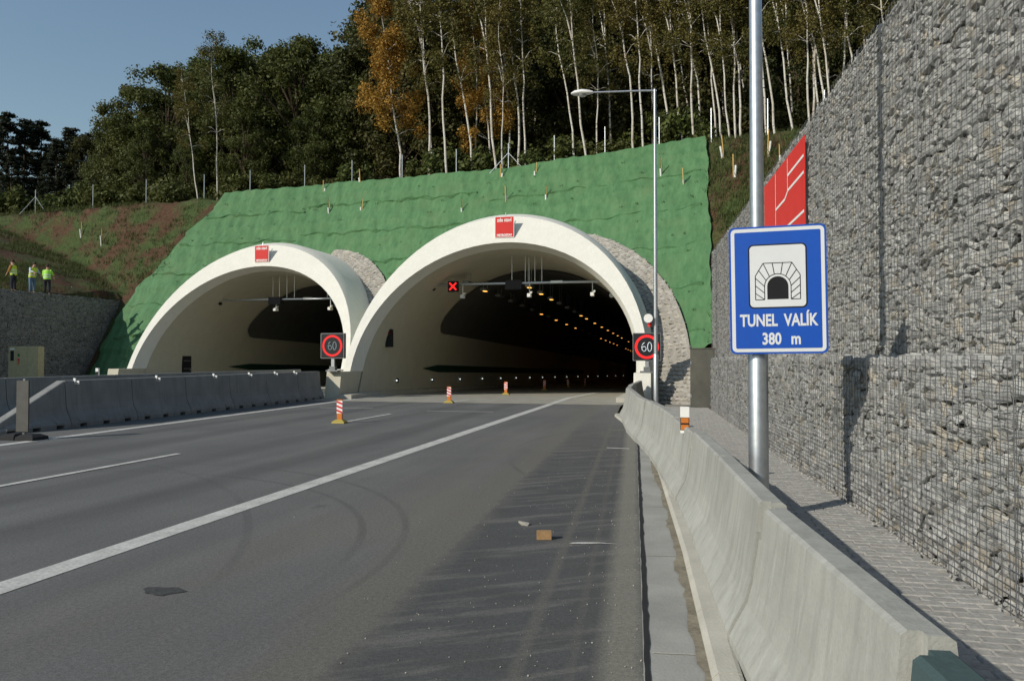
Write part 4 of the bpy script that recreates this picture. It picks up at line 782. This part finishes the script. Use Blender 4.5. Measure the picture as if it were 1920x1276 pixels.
# ------------------------------------------------------------------ fence posts, saplings, tufts, grass
def crest_at(px):
    best = None
    for X in np.arange(-60, 14, 0.1):
        y, z = slope_yz(X, 1.0); u = proj((X, y, z)); d = abs(u[0] - px)
        if best is None or d < best[0]: best = (d, X, float(y), float(z))
    return best[1:]
for px in (169, 269, 377, 465, 566, 656, 751, 852, 1038, 1133, 1236, 1333, 1440, 1547):
    X, y, z = crest_at(px); o = MB().tube([(0, 0, -0.2), (0, 0, 1.75)], 0.03, 8).tube([(0, 0, 1.75), (0, 0, 1.78)], 0.036, 8).build('fence_post', M_GALV); o.location = (X, y + 0.3, z); tag(o, 'thin galvanised fence post at the top of the embankment', 'fence post', 'fence posts along the embankment top')
for px, lab in ((60, 'fence post braced by two struts above the grassy slope'), (950, 'fence post braced by two struts above the lamp-lit arch')):
    X, y, z = crest_at(px); o = empty('braced_post', (X, y + 0.3, z)); tag(o, lab, 'fence post'); MB().tube([(0, 0, -0.2), (0, 0, 1.8)], 0.032, 8).build('post', M_GALV, o)
    for s in (-1, 1): MB().tube([(0, 0, 1.25), (s * 1.25, -0.25, -0.15)], 0.026, 6).build('strut', M_GALV, o)
SAPL = [(152, 445), (190, 458), (608, 371), (675, 351), (617, 408), (676, 407), (866, 411), (940, 345), (950, 388), (1003, 342), (1024, 387), (1240, 340), (1283, 360), (1355, 298), (1378, 335), (1442, 290), (1463, 318)]
SLAB = ['sapling stake with a white guard on the grassy slope by the workers', 'leaning sapling stake on the grassy slope by the workers'] + ['young sapling stake with a white guard tube on the green geotextile'] * 11 + ['young sapling stake with a white guard on the grass beside the gabion wall'] * 4
sap0 = None
for (px, py), lab in zip(SAPL, SLAB):
    p = hit(px, py)
    if p is None: X, y, z = crest_at(px); p = (X, y - 0.4, z - 0.3)
    if sap0 is None:
        sap0 = empty('sapling_stake', p); tag(sap0, lab, 'sapling', 'staked saplings on the embankment'); MB().tube([(0.06, 0, -0.2), (0.06, 0, 1.15)], 0.028, 6).build('stake', M_STAKE, sap0); MB().tube([(0, 0, -0.1), (-0.05, 0, 0.62)], 0.05, 8).build('guard_tube', M_TUBE, sap0); MB().tube([(-0.05, 0, 0.6), (-0.03, 0, 1.0), (0.03, 0.02, 1.25)], [0.012, 0.01, 0.005], 5).build('stem', M_BARK, sap0); r = sap0
    else: r = copy_thing(sap0, p)
    r['label'] = lab; r.rotation_euler = (rng.uniform(-0.08, 0.08), rng.uniform(-0.1, 0.1), rng.uniform(0, 6.28))
def blades(name, pts, hgt, wid, per, mat, label, spread=0.12, cat='grass'):
    V_ = []; n = len(pts) * per; P = np.repeat(np.array(pts), per, 0) + np.stack([nr.normal(0, spread, n), nr.normal(0, spread, n), np.full(n, -0.03)], -1)
    a = nr.uniform(0, 6.28, n); L = nr.uniform(0.5, 1.0, n) * hgt; ln = nr.uniform(0.1, 0.6, n) * hgt; b = nr.uniform(0, 6.28, n)
    w = np.stack([np.cos(a), np.sin(a), np.zeros(n)], -1) * wid; tip = P + np.stack([np.cos(b) * ln, np.sin(b) * ln, L], -1)
    V_ = np.stack([P - w, P + w, tip], 1).reshape(-1, 3); F_ = np.arange(3 * n).reshape(-1, 3); o = np_mesh(name, V_, F_, mat); tag(o, label, cat, kind='stuff'); return o
tp = []
for t in np.arange(0.12, 0.98, 0.075):
    for X in np.arange(-32, 0.6, 1.15):
        Xj = X + rng.uniform(-0.35, 0.35); y, z = slope_yz(Xj, t + rng.uniform(-0.012, 0.012))
        if not in_tube(np.array([Xj]), np.array([y + 4]), np.array([z]), 1.7)[0] and rng.random() < 0.75: tp.append((Xj, y - 0.16, z + 0.16))
blades('ground_cover', tp, 0.13, 0.012, 12, mat_leaf('tuft_leaf', (0.02, 0.03, 0.01), (0.06, 0.06, 0.02), (0.08, 0.05, 0.02)), 'rows of small dark plants set into the green geotextile', 0.07, 'ground cover')
gpn = []
for k in range(15000):
    if k % 3: X, Y = rng.uniform(-56, -32), rng.uniform(34, 58)
    else: X, Y = rng.uniform(1.1, 8), rng.uniform(26, 42)
    if X > -36.0 and X < -30 and Y < 43: continue
    z = float(h(X, Y)); s = math.sin(X * 0.9 + 1.3 * math.sin(Y * 0.5)) + math.sin(Y * 0.7 + X * 0.3)
    if z > 1.0 and s > -0.5 + rng.uniform(-0.6, 0.6): gpn.append((X, Y, z))
blades('grass', gpn, 0.34, 0.018, 9, M_GRASS, 'rough grass growing on the bare earth slopes beside the geotextile', 0.14)

# ------------------------------------------------------------------ trees
def quads(P, N, size, seed):
    r = np.random.RandomState(seed); n = len(P); a = np.cross(N, r.normal(size=(n, 3))); a /= np.linalg.norm(a, axis=1)[:, None] + 1e-9; b = np.cross(N, a); s = (size * r.uniform(0.6, 1.3, n))[:, None]
    V_ = np.stack([P - a * s, P - b * s * 0.6, P + a * s, P + b * s * 0.6], 1).reshape(-1, 3); return V_, np.arange(4 * n).reshape(-1, 4)
def tree_mesh(kind, seed):
    r = np.random.RandomState(seed); q = random.Random(seed); tr = MB(); blobs = []
    if kind == 'oak':
        H = 15.0; pts = [(0, 0, -0.5)]; x = y = 0
        for k in range(1, 9): x += q.uniform(-0.25, 0.25); y += q.uniform(-0.25, 0.25); pts.append((x, y, H * 0.85 * k / 8))
        tr.tube(pts, [0.28 * (1 - 0.1 * k) for k in range(9)], 8)
        for k in range(85):
            th = q.uniform(0, 6.28); zz = q.uniform(0.12, 1.0); rr = 4.3 * math.sin(math.pi * min(1, (zz * 0.86 + 0.12))) ** 0.6 * math.sqrt(q.uniform(0.15, 1.0)); c = Vector((rr * math.cos(th), rr * math.sin(th), H * zz * 0.95)); blobs.append((c, q.uniform(0.6, 1.25)))
            if k % 3 == 0: i = min(8, max(1, int(zz * 8 * 0.75))); tr.tube([pts[i], tuple((Vector(pts[i]) + c) / 2 + Vector((0, 0, 0.3))), tuple(c)], [0.09, 0.06, 0.02], 5)
        nl, size, flat = 17000, 0.135, 0.75
    elif kind.startswith('birch'):
        H = 19.0; pts = [(0, 0, -0.5)]; x = y = 0; dx = q.uniform(-0.35, -0.05); bend = q.uniform(-0.10, 0.10)
        for k in range(1, 13): x += dx * 0.6 + bend * math.sin(k * 0.9) * 1.2 + q.uniform(-0.12, 0.12); y += q.uniform(-0.15, 0.15); pts.append((x, y, H * k / 12))
        tr.tube(pts, [0.085 * (1 - k / 13.5) + 0.008 for k in range(13)], 8)
        lo = 0.30 if kind == 'birch_orange' else 0.46
        for k in range(64 if kind == 'birch_orange' else 40):
            zz = q.uniform(lo, 1.0); i = min(11, int(zz * 12)); b0 = Vector(pts[i]); th = q.uniform(0, 6.28); rr = (2.3 if kind == 'birch_orange' else 1.8) * math.sqrt(q.uniform(0.1, 1)) * (1.15 - 0.6 * zz + 0.15); c = b0 + Vector((rr * math.cos(th), rr * math.sin(th), 0.3 + q.uniform(-0.5, 0.9))); blobs.append((c, q.uniform(0.45, 0.85)))
            if k % 2 == 0: tr.tube([tuple(b0), tuple((b0 + c) / 2 + Vector((0, 0, 0.25))), tuple(c)], [0.035, 0.022, 0.008], 5)
        if q.random() < 0.5: i = 6; c = Vector(pts[i]) + Vector((q.choice([-1, 1]) * 1.1, 0.2, 4.0)); tr.tube([pts[i], tuple((Vector(pts[i]) + c) / 2 + Vector((0.15, 0, 0))), tuple(c)], [0.07, 0.05, 0.02], 6)
        nl, size, flat = (16000 if kind == 'birch_orange' else 4200), 0.105, 1.25
    else:
        H = 14.0; pts = [(0, 0, -0.5), (0.05, 0, H * 0.5), (0, 0.05, H)]; tr.tube(pts, [0.2, 0.14, 0.02], 7)
        for k in range(95):
            zz = q.uniform(0.22, 1.0); th = q.uniform(0, 6.28); rr = 2.7 * (1.06 - zz) ** 0.75 * q.uniform(0.35, 1.0) + 0.1; c = Vector((rr * math.cos(th), rr * math.sin(th), H * zz - rr * 0.1)); blobs.append((c, 0.5 + 0.25 * (1 - zz)))
            if k % 3 == 0: tr.tube([(0, 0, H * zz - 0.2), tuple(c)], [0.04, 0.012], 4)
        nl, size, flat = 9000, 0.14, 0.45
    per = nl // len(blobs); P = []; N = []
    for c, br in blobs:
        d = r.normal(size=(per, 3)); d /= np.linalg.norm(d, axis=1)[:, None]; rad = br * r.uniform(0.25, 1.1, (per, 1)); p = np.array(c) + d * rad * np.array([1, 1, flat]); P.append(p); nn = d + r.normal(0, 0.7, (per, 3)) + np.array([0, 0, 0.35]); N.append(nn / np.linalg.norm(nn, axis=1)[:, None])
    return H, tr, quads(np.concatenate(P), np.concatenate(N), size, seed)
LIB = {}
def tree_lib(kind, seed, trunk_m, leaf_m):
    H, tr, (V_, F_) = tree_mesh(kind, seed); o = tr.build('trunk', trunk_m, smooth=True); c = np_mesh('crown', V_, F_, leaf_m); tm, cm = o.data, c.data; bpy.data.objects.remove(o); bpy.data.objects.remove(c); return H, tm, cm
for i in range(3): LIB['oak', i] = tree_lib('oak', 11 + i, M_BARK, M_LEAF_OAK)
for i in range(3): LIB['dark', i] = tree_lib('oak', 31 + i, M_BARK, M_LEAF_DARK)
for i in range(5): LIB['birch', i] = tree_lib('birch', 51 + i, M_BIRCH, M_LEAF_BIRCH)
for i in range(2): LIB['orange', i] = tree_lib('birch_orange', 71 + i, M_BIRCH, M_LEAF_ORANGE)
for i in range(2): LIB['pine', i] = tree_lib('pine', 91 + i, M_BARK, M_LEAF_PINE)
def plant(kind, i, X, Y, height, label, group, lean=0.0, rz=None, name='tree', wide=1.0):
    H, tm, cm = LIB[kind, i]; s = height / H; z = float(h(X, Y)); o = empty(name, (X, Y, z - 0.1)); o.scale = (s * wide, s * wide, s); o.rotation_euler = (0, lean, rng.uniform(-0.5, 0.5) if rz is None else rz); tag(o, label, 'tree', group)
    link(bpy.data.objects.new('trunk', tm), o); link(bpy.data.objects.new('crown', cm), o); return o
def x_at(px, Y): return float(at_y(px, 400, Y)[0])
def h_for(px, py, X, Y): return float(at_y(px, py, Y)[2] - h(X, Y))
# birches along the edge of the wood
BIR = [(372, 118, -0.16), (408, 60, 0.0), (805, -60, -.03), (839, -40, -.05), (890, -30, -.05), (934, -60, 0), (943, 150, -.02), (973, -40, -.03), (987, -20, 0.0), (1080, -40, -.07), (1103, -60, -.05), (1121, 60, 0.0), (1189, -80, -.08), (1208, -60, -.03), (1260, -100, -.05), (1284, -60, -.05), (1303, -90, -.06), (1315, -50, -.07), (1346, -40, -.07), (1357, -60, -.05), (1371, -30, 0), (1381, -90, -.01), (1391, -90, -.05), (1439, -120, -.03), (1457, -110, -.02), (1492, -110, -.06), (1521, -60, -.06), (1528, -140, 0), (1541, -40, -.07), (1553, -120, -.05), (1571, -60, -.06), (1583, -100, .03), (1601, -100, -.01), (1670, -120, -.04)]
for i, (px, py, ln) in enumerate(BIR):
    X, y, z = crest_at(px); Y = y + 0.5 + (i * 37 % 10) * 0.22; X = x_at(px, Y); ht = max(8.5, h_for(px, py, X, Y)) * (1.0 if px < 500 else 1.25)
    lab = 'thin white birch leaning over the corner of the geotextile' if i == 0 else 'tall straight white birch standing alone before the green oaks' if i == 1 else 'slender white-trunked birch at the edge of the wood'
    plant('birch', i % 5, X, Y, ht, lab, 'birches along the edge of the wood', ln * 0.55, None, 'birch_tree')
for px, py, dY in ((752, -30, 0.6), (925, 10, 3.5)): X, y, z = crest_at(px); Y = y + dY; X = x_at(px, Y); plant('orange', 0 if px < 800 else 1, X, Y, h_for(px, py, X, Y) * 1.05, 'birch full of orange autumn leaves, %s' % ('next to the dark green oaks' if px < 800 else 'among the bare white trunks'), 'orange birches', -0.02, None, 'birch_tree', 1.15)
# second rank of birches, thinner and set back
for k in range(13):
    px = 830 + k * 66 + rng.uniform(-14, 14); Y = 50 + rng.uniform(0, 7); X = x_at(px, Y); plant('birch', k % 5, X, Y, rng.uniform(15, 20), 'thin birch deeper in the wood behind the front trunks', 'birches deeper in the wood', rng.uniform(-0.05, 0.02), None, 'birch_tree', 0.8)
# green oaks to the left
for i, (px, py, Y, w) in enumerate(((205, 215, 60, 0.75), (250, 150, 58, 1.0), (305, 110, 57, 1.1), (365, 95, 60, 1.0), (430, 75, 58, 1.0), (490, 65, 61, 1.05), (560, 55, 58, 1.1), (620, 80, 60, 1.0), (680, 40, 58, 0.95), (270, 230, 54, 0.8), (460, 200, 54, 0.9), (590, 190, 54, 0.9), (350, 250, 53.5, 0.7))):
    X = x_at(px, Y); plant('oak', i % 3, X, Y, h_for(px, py, X, Y), 'bushy dark green oak in the wood above the embankment', 'oaks in the wood', 0, rng.uniform(0, 6), 'oak_tree', w)
# dark trees filling the wood behind the birches
for k in range(46):
    row = k % 3; px = 690 + (k // 3) * 72 + row * 24 + rng.uniform(-20, 20); Y = 57 + row * 8 + rng.uniform(-2, 2); X = x_at(px, Y); py = rng.uniform(-60, 110) if px < 1080 else rng.uniform(-140, 20)
    plant('dark', k % 3, X, Y, h_for(px, py, X, Y), 'dark leafy tree in the depth of the wood behind the birches', 'dark trees in the wood', 0, rng.uniform(0, 6), 'dark_tree', rng.uniform(0.85, 1.1))
for k in range(16):
    px = 120 + k * 40 + rng.uniform(-12, 12); Y = 70 + rng.uniform(-3, 6); X = x_at(px, Y); plant('dark', k % 3, X, Y, h_for(px, 250 - min(130, max(0, (px - 180) * 0.5)), X, Y), 'dark leafy tree behind the green oaks', 'dark trees behind the oaks', 0, rng.uniform(0, 6), 'dark_tree', 1.0)
for i, (px, py, Y) in enumerate(((-60, 220, 66), (-15, 235, 70), (12, 212, 66), (45, 225, 68), (75, 228, 70), (105, 262, 66), (132, 240, 70), (162, 250, 72), (20, 290, 62), (90, 300, 62), (150, 300, 63))):
    X = x_at(px, Y); plant('pine', i % 2, X, Y, h_for(px, py, X, Y), 'dark pine in the group above the workers', 'pines above the workers', 0, rng.uniform(0, 6), 'pine_tree', 1.15)
# low bushes along the crest
def bush_mesh(seed):
    r = np.random.RandomState(seed); P = []; N = []
    for k in range(14):
        c = np.array([r.uniform(-1.2, 1.2), r.uniform(-0.5, 0.5), r.uniform(0.2, 1.3)]); d = r.normal(size=(110, 3)); d /= np.linalg.norm(d, axis=1)[:, None]; P.append(c + d * r.uniform(0.1, 0.55, (110, 1))); N.append(d + r.normal(0, .5, (110, 3)))
    N = np.concatenate(N); return quads(np.concatenate(P), N / np.linalg.norm(N, axis=1)[:, None], 0.11, seed)
BM = []
for sd in (5, 6): V_, F_ = bush_mesh(sd); o = np_mesh('foliage', V_, F_, M_LEAF_OAK); BM.append(o.data); bpy.data.objects.remove(o)
bst = MB().tube([(0, 0, -0.3), (0.05, 0, 0.9)], [0.04, 0.015], 5).tube([(0, 0, 0), (-0.5, 0.1, 0.9)], [0.03, 0.01], 5).tube([(0, 0, 0), (0.55, 0, 0.8)], [0.03, 0.01], 5).build('stem', M_BARK); BS = bst.data; bpy.data.objects.remove(bst)
for k in range(34):
    px = -20 + k * 41 + rng.uniform(-12, 12); X, y, z = crest_at(px); Y = y + rng.uniform(1.4, 4.5); X = x_at(px, Y); o = empty('bush', (X, Y, float(h(X, Y)))); o.rotation_euler = (0, 0, rng.uniform(0, 6)); s = rng.uniform(0.7, 1.5); o.scale = (s, s, s * rng.uniform(0.8, 1.2)); tag(o, 'low leafy bush under the trees at the top of the embankment', 'bush', 'bushes along the embankment top'); link(bpy.data.objects.new('foliage', BM[k % 2]), o); link(bpy.data.objects.new('stem', BS), o)

# ------------------------------------------------------------------ workers on the shaded wall
M_SKIN = simple('skin', (0.45, 0.26, 0.18), 0.6); M_TROUS = simple('dark_trousers', (0.02, 0.022, 0.03), 0.8); M_JEANS = simple('blue_jeans', (0.10, 0.16, 0.24), 0.8); M_HAIR = simple('brown_hair', (0.05, 0.03, 0.02), 0.8)
M_HIVIS = simple('hivis_yellow', (0.55, 0.66, 0.05), 0.6, 0, 0.05); M_HIVIS2 = simple('hivis_lime', (0.35, 0.72, 0.08), 0.6, 0, 0.05); M_SHIRT = simple('pale_shirt', (0.48, 0.55, 0.55), 0.8); M_BROWNS = simple('brown_shirt', (0.32, 0.15, 0.04), 0.8); M_REFL = simple('reflective', (0.7, 0.72, 0.7), 0.35); M_BOOT = simple('white_shoes', (0.6, 0.6, 0.58), 0.6)
def skinned(name, nodes, edges, mat, parent, sub=2):
    me = bpy.data.meshes.new(name); me.from_pydata([n[0] for n in nodes], edges, []); me.materials.append(mat); o = bpy.data.objects.new(name, me); link(o, parent); o.modifiers.new('skin', 'SKIN'); ss = o.modifiers.new('sub', 'SUBSURF'); ss.levels = ss.render_levels = sub
    if not me.skin_vertices: me.attributes  # layer is created with the modifier
    for i, n in enumerate(nodes): me.skin_vertices[0].data[i].radius = (n[1], n[2] if len(n) > 2 else n[1])
    me.skin_vertices[0].data[0].use_root = True; return o
def person(loc, rz, label, vest, shirt, trousers, shoes, bend=0.0, arm=(0.0, 0.0)):
    root = empty('person', loc, rz); tag(root, label, 'person', 'workers in safety vests'); B = lambda x, y, z: (x, y + bend * max(0, z - 0.95), z)
    nodes = [(B(0, 0, 0.95), 0.125, 0.10), (B(0, 0, 1.18), 0.12, 0.095), (B(0, 0, 1.38), 0.15, 0.10), (B(0, 0.01, 1.50), 0.06), (B(0, 0.03, 1.60), 0.075, 0.085), (B(0, 0.03, 1.71), 0.07, 0.085)]; E = [(0, 1), (1, 2), (2, 3), (3, 4), (4, 5)]
    nodes.append((B(0, 0.115, 1.62), 0.016)); E.append((4, 6))
    for s in (-1, 1):
        k = len(nodes); ay = arm[0] if s < 0 else arm[1]
        sh = B(s * 0.19, 0, 1.42); el = (sh[0] + s * 0.06, sh[1] + 0.10 * ay, sh[2] - 0.28 + 0.1 * abs(ay)); wr_ = (el[0] - s * 0.03, el[1] + 0.05 + 0.24 * ay, el[2] - 0.25 + 0.22 * abs(ay)); pm = (wr_[0], wr_[1] + 0.02 + 0.05 * ay, wr_[2] - 0.07)
        nodes += [(sh, 0.062), (el, 0.046), (wr_, 0.03), (pm, 0.035, 0.02)]; E += [(2, k), (k, k + 1), (k + 1, k + 2), (k + 2, k + 3)]
        for j, (fx, ln) in enumerate(((-0.028, 0.07), (-0.010, 0.085), (0.010, 0.08), (0.028, 0.062))):
            q_ = len(nodes); nodes += [((pm[0] + fx, pm[1] + 0.01, pm[2] - 0.045), 0.0095), ((pm[0] + fx, pm[1] + 0.025, pm[2] - 0.045 - ln * 0.8), 0.008)]; E += [(k + 3, q_), (q_, q_ + 1)]
        q_ = len(nodes); nodes += [((pm[0] - s * 0.04, pm[1] + 0.03, pm[2] - 0.01), 0.010), ((pm[0] - s * 0.05, pm[1] + 0.05, pm[2] - 0.045), 0.009)]; E += [(k + 3, q_), (q_, q_ + 1)]
        k = len(nodes); nodes += [((s * 0.10, 0, 0.88), 0.095), ((s * 0.115, 0.03, 0.48), 0.065), ((s * 0.12, -0.01, 0.09), 0.042), ((s * 0.13, 0.12, 0.035), 0.038, 0.03)]; E += [(0, k), (k, k + 1), (k + 1, k + 2), (k + 2, k + 3)]
    skinned('body', nodes, E, M_SKIN, root)
    # clothing: slightly larger skins over the body
    tn = [(B(0, 0, 1.0), 0.145, 0.12)]; te = []
    for s in (-1, 1): k = len(tn); tn += [((s * 0.10, 0, 0.86), 0.11), ((s * 0.115, 0.03, 0.48), 0.082), ((s * 0.12, -0.01, 0.12), 0.062)]; te += [(0, k), (k, k + 1), (k + 1, k + 2)]
    skinned('trousers', tn, te, trousers, root, 1)
    sn = [(B(0, 0, 1.0), 0.14, 0.115), (B(0, 0, 1.2), 0.137, 0.11), (B(0, 0, 1.40), 0.165, 0.115)]; se = [(0, 1), (1, 2)]
    for s in (-1, 1):
        ay = arm[0] if s < 0 else arm[1]; sh = B(s * 0.19, 0, 1.42); el = (sh[0] + s * 0.06, sh[1] + 0.10 * ay, sh[2] - 0.28 + 0.1 * abs(ay)); wr_ = (el[0] - s * 0.03, el[1] + 0.04 + 0.22 * ay, el[2] - 0.21 + 0.2 * abs(ay)); k = len(sn); sn += [(sh, 0.078), (el, 0.06), (wr_, 0.045)]; se += [(2, k), (k, k + 1), (k + 1, k + 2)]
    skinned('shirt', sn, se, shirt, root, 1)
    def ringz(z, rx, ry): return [B(rx * math.cos(t), ry * math.sin(t), z) for t in np.linspace(0, 2 * math.pi, 17)[:-1]]
    v = MB().loft([ringz(0.92, 0.20, 0.16), ringz(1.15, 0.195, 0.155), ringz(1.36, 0.205, 0.15), ringz(1.47, 0.15, 0.11)], cap=False).build('safety_vest', vest, root, smooth=True)
    for z in (1.02, 1.16): MB().loft([ringz(z, 0.204, 0.164), ringz(z + 0.05, 0.203, 0.163)], cap=False).build('reflective_band', M_REFL, v)
    MB().loft([[B(0.085 * k_ * math.cos(t), 0.02 + 0.1 * k_ * math.sin(t), z) for t in np.linspace(0, 6.283, 13)[:-1]] for z, k_ in ((1.64, 1.0), (1.70, 1.03), (1.76, 0.85), (1.80, 0.4))]).build('hair', M_HAIR, root, smooth=True)
    for s in (-1, 1): MB().loft([[(s * 0.13 + 0.05 * math.cos(t), 0.06 + 0.14 * math.sin(t), z) for t in np.linspace(0, 6.283, 11)[:-1]] for z in (0.0, 0.06, 0.09)]).build('shoe', shoes, root)
    return root
def on_wall(px, Y): X = x_at(px, Y); return X
for px, py, rz, lab, a in ((25, 540, R(100), 'person in a brown shirt and yellow vest standing on the shaded gabion wall', (M_HIVIS, M_BROWNS, M_TROUS, M_RUBBER, 0.05, (0.4, 0.5))), (60, 543, R(-100), 'person in a pale shirt, yellow vest and jeans on the shaded gabion wall', (M_HIVIS, M_SHIRT, M_JEANS, M_BOOT, 0.22, (0.7, 0.9))), (88, 546, R(20), 'person with their back turned in a lime vest and dark trousers on the shaded wall', (M_HIVIS2, M_HIVIS2, M_TROUS, M_BOOT, 0.04, (0.3, 0.8)))):
    X = -35.9; d = ray(px, py); Y = X / d[0] * d[1]; person((X, Y, 5.2), rz, lab, *a)
# red tools and a leaning pole on the wall top
for px, lab in ((193, 'small red and black power tool on the wall top near the geotextile'), (225, 'larger red machine with a black engine on the wall top by the geotextile')):
    d = ray(px, 556); Y = -36.0 / d[0] * d[1]; o = empty('power_tool', (-36.0, Y, 5.22)); tag(o, lab, 'power tool'); k = 1.0 if px < 200 else 1.3
    MB().box((0, 0, 0.22 * k), (0.3 * k, 0.34 * k, 0.3 * k)).box((0.05, 0.1, 0.4 * k), (0.2 * k, 0.2 * k, 0.12 * k)).build('body', M_RED, o); MB().tube([(0, 0.24 * k, 0.2), (0, 0.5 * k, 0.2)], 0.14 * k, 10).build('engine', M_BLACK, o); MB().tube([(0, -0.15, 0.35 * k), (0.0, -0.1, 0.6 * k), (0, 0.2, 0.62 * k), (0, 0.25, 0.4 * k)], 0.025, 6).build('handle', M_BLACK, o)
d = ray(158, 550); Y = -35.95 / d[0] * d[1]; o = MB().tube([(0, 0, 0), (-0.1, -0.9, 0.62)], 0.022, 6).tube([(0, 0, 0), (0.02, 0.12, -0.06)], 0.035, 6).build('pole', M_GALV); o.location = (-35.95, Y, 5.25); tag(o, 'thin pale pole leaning over the edge of the shaded gabion wall', 'pole')
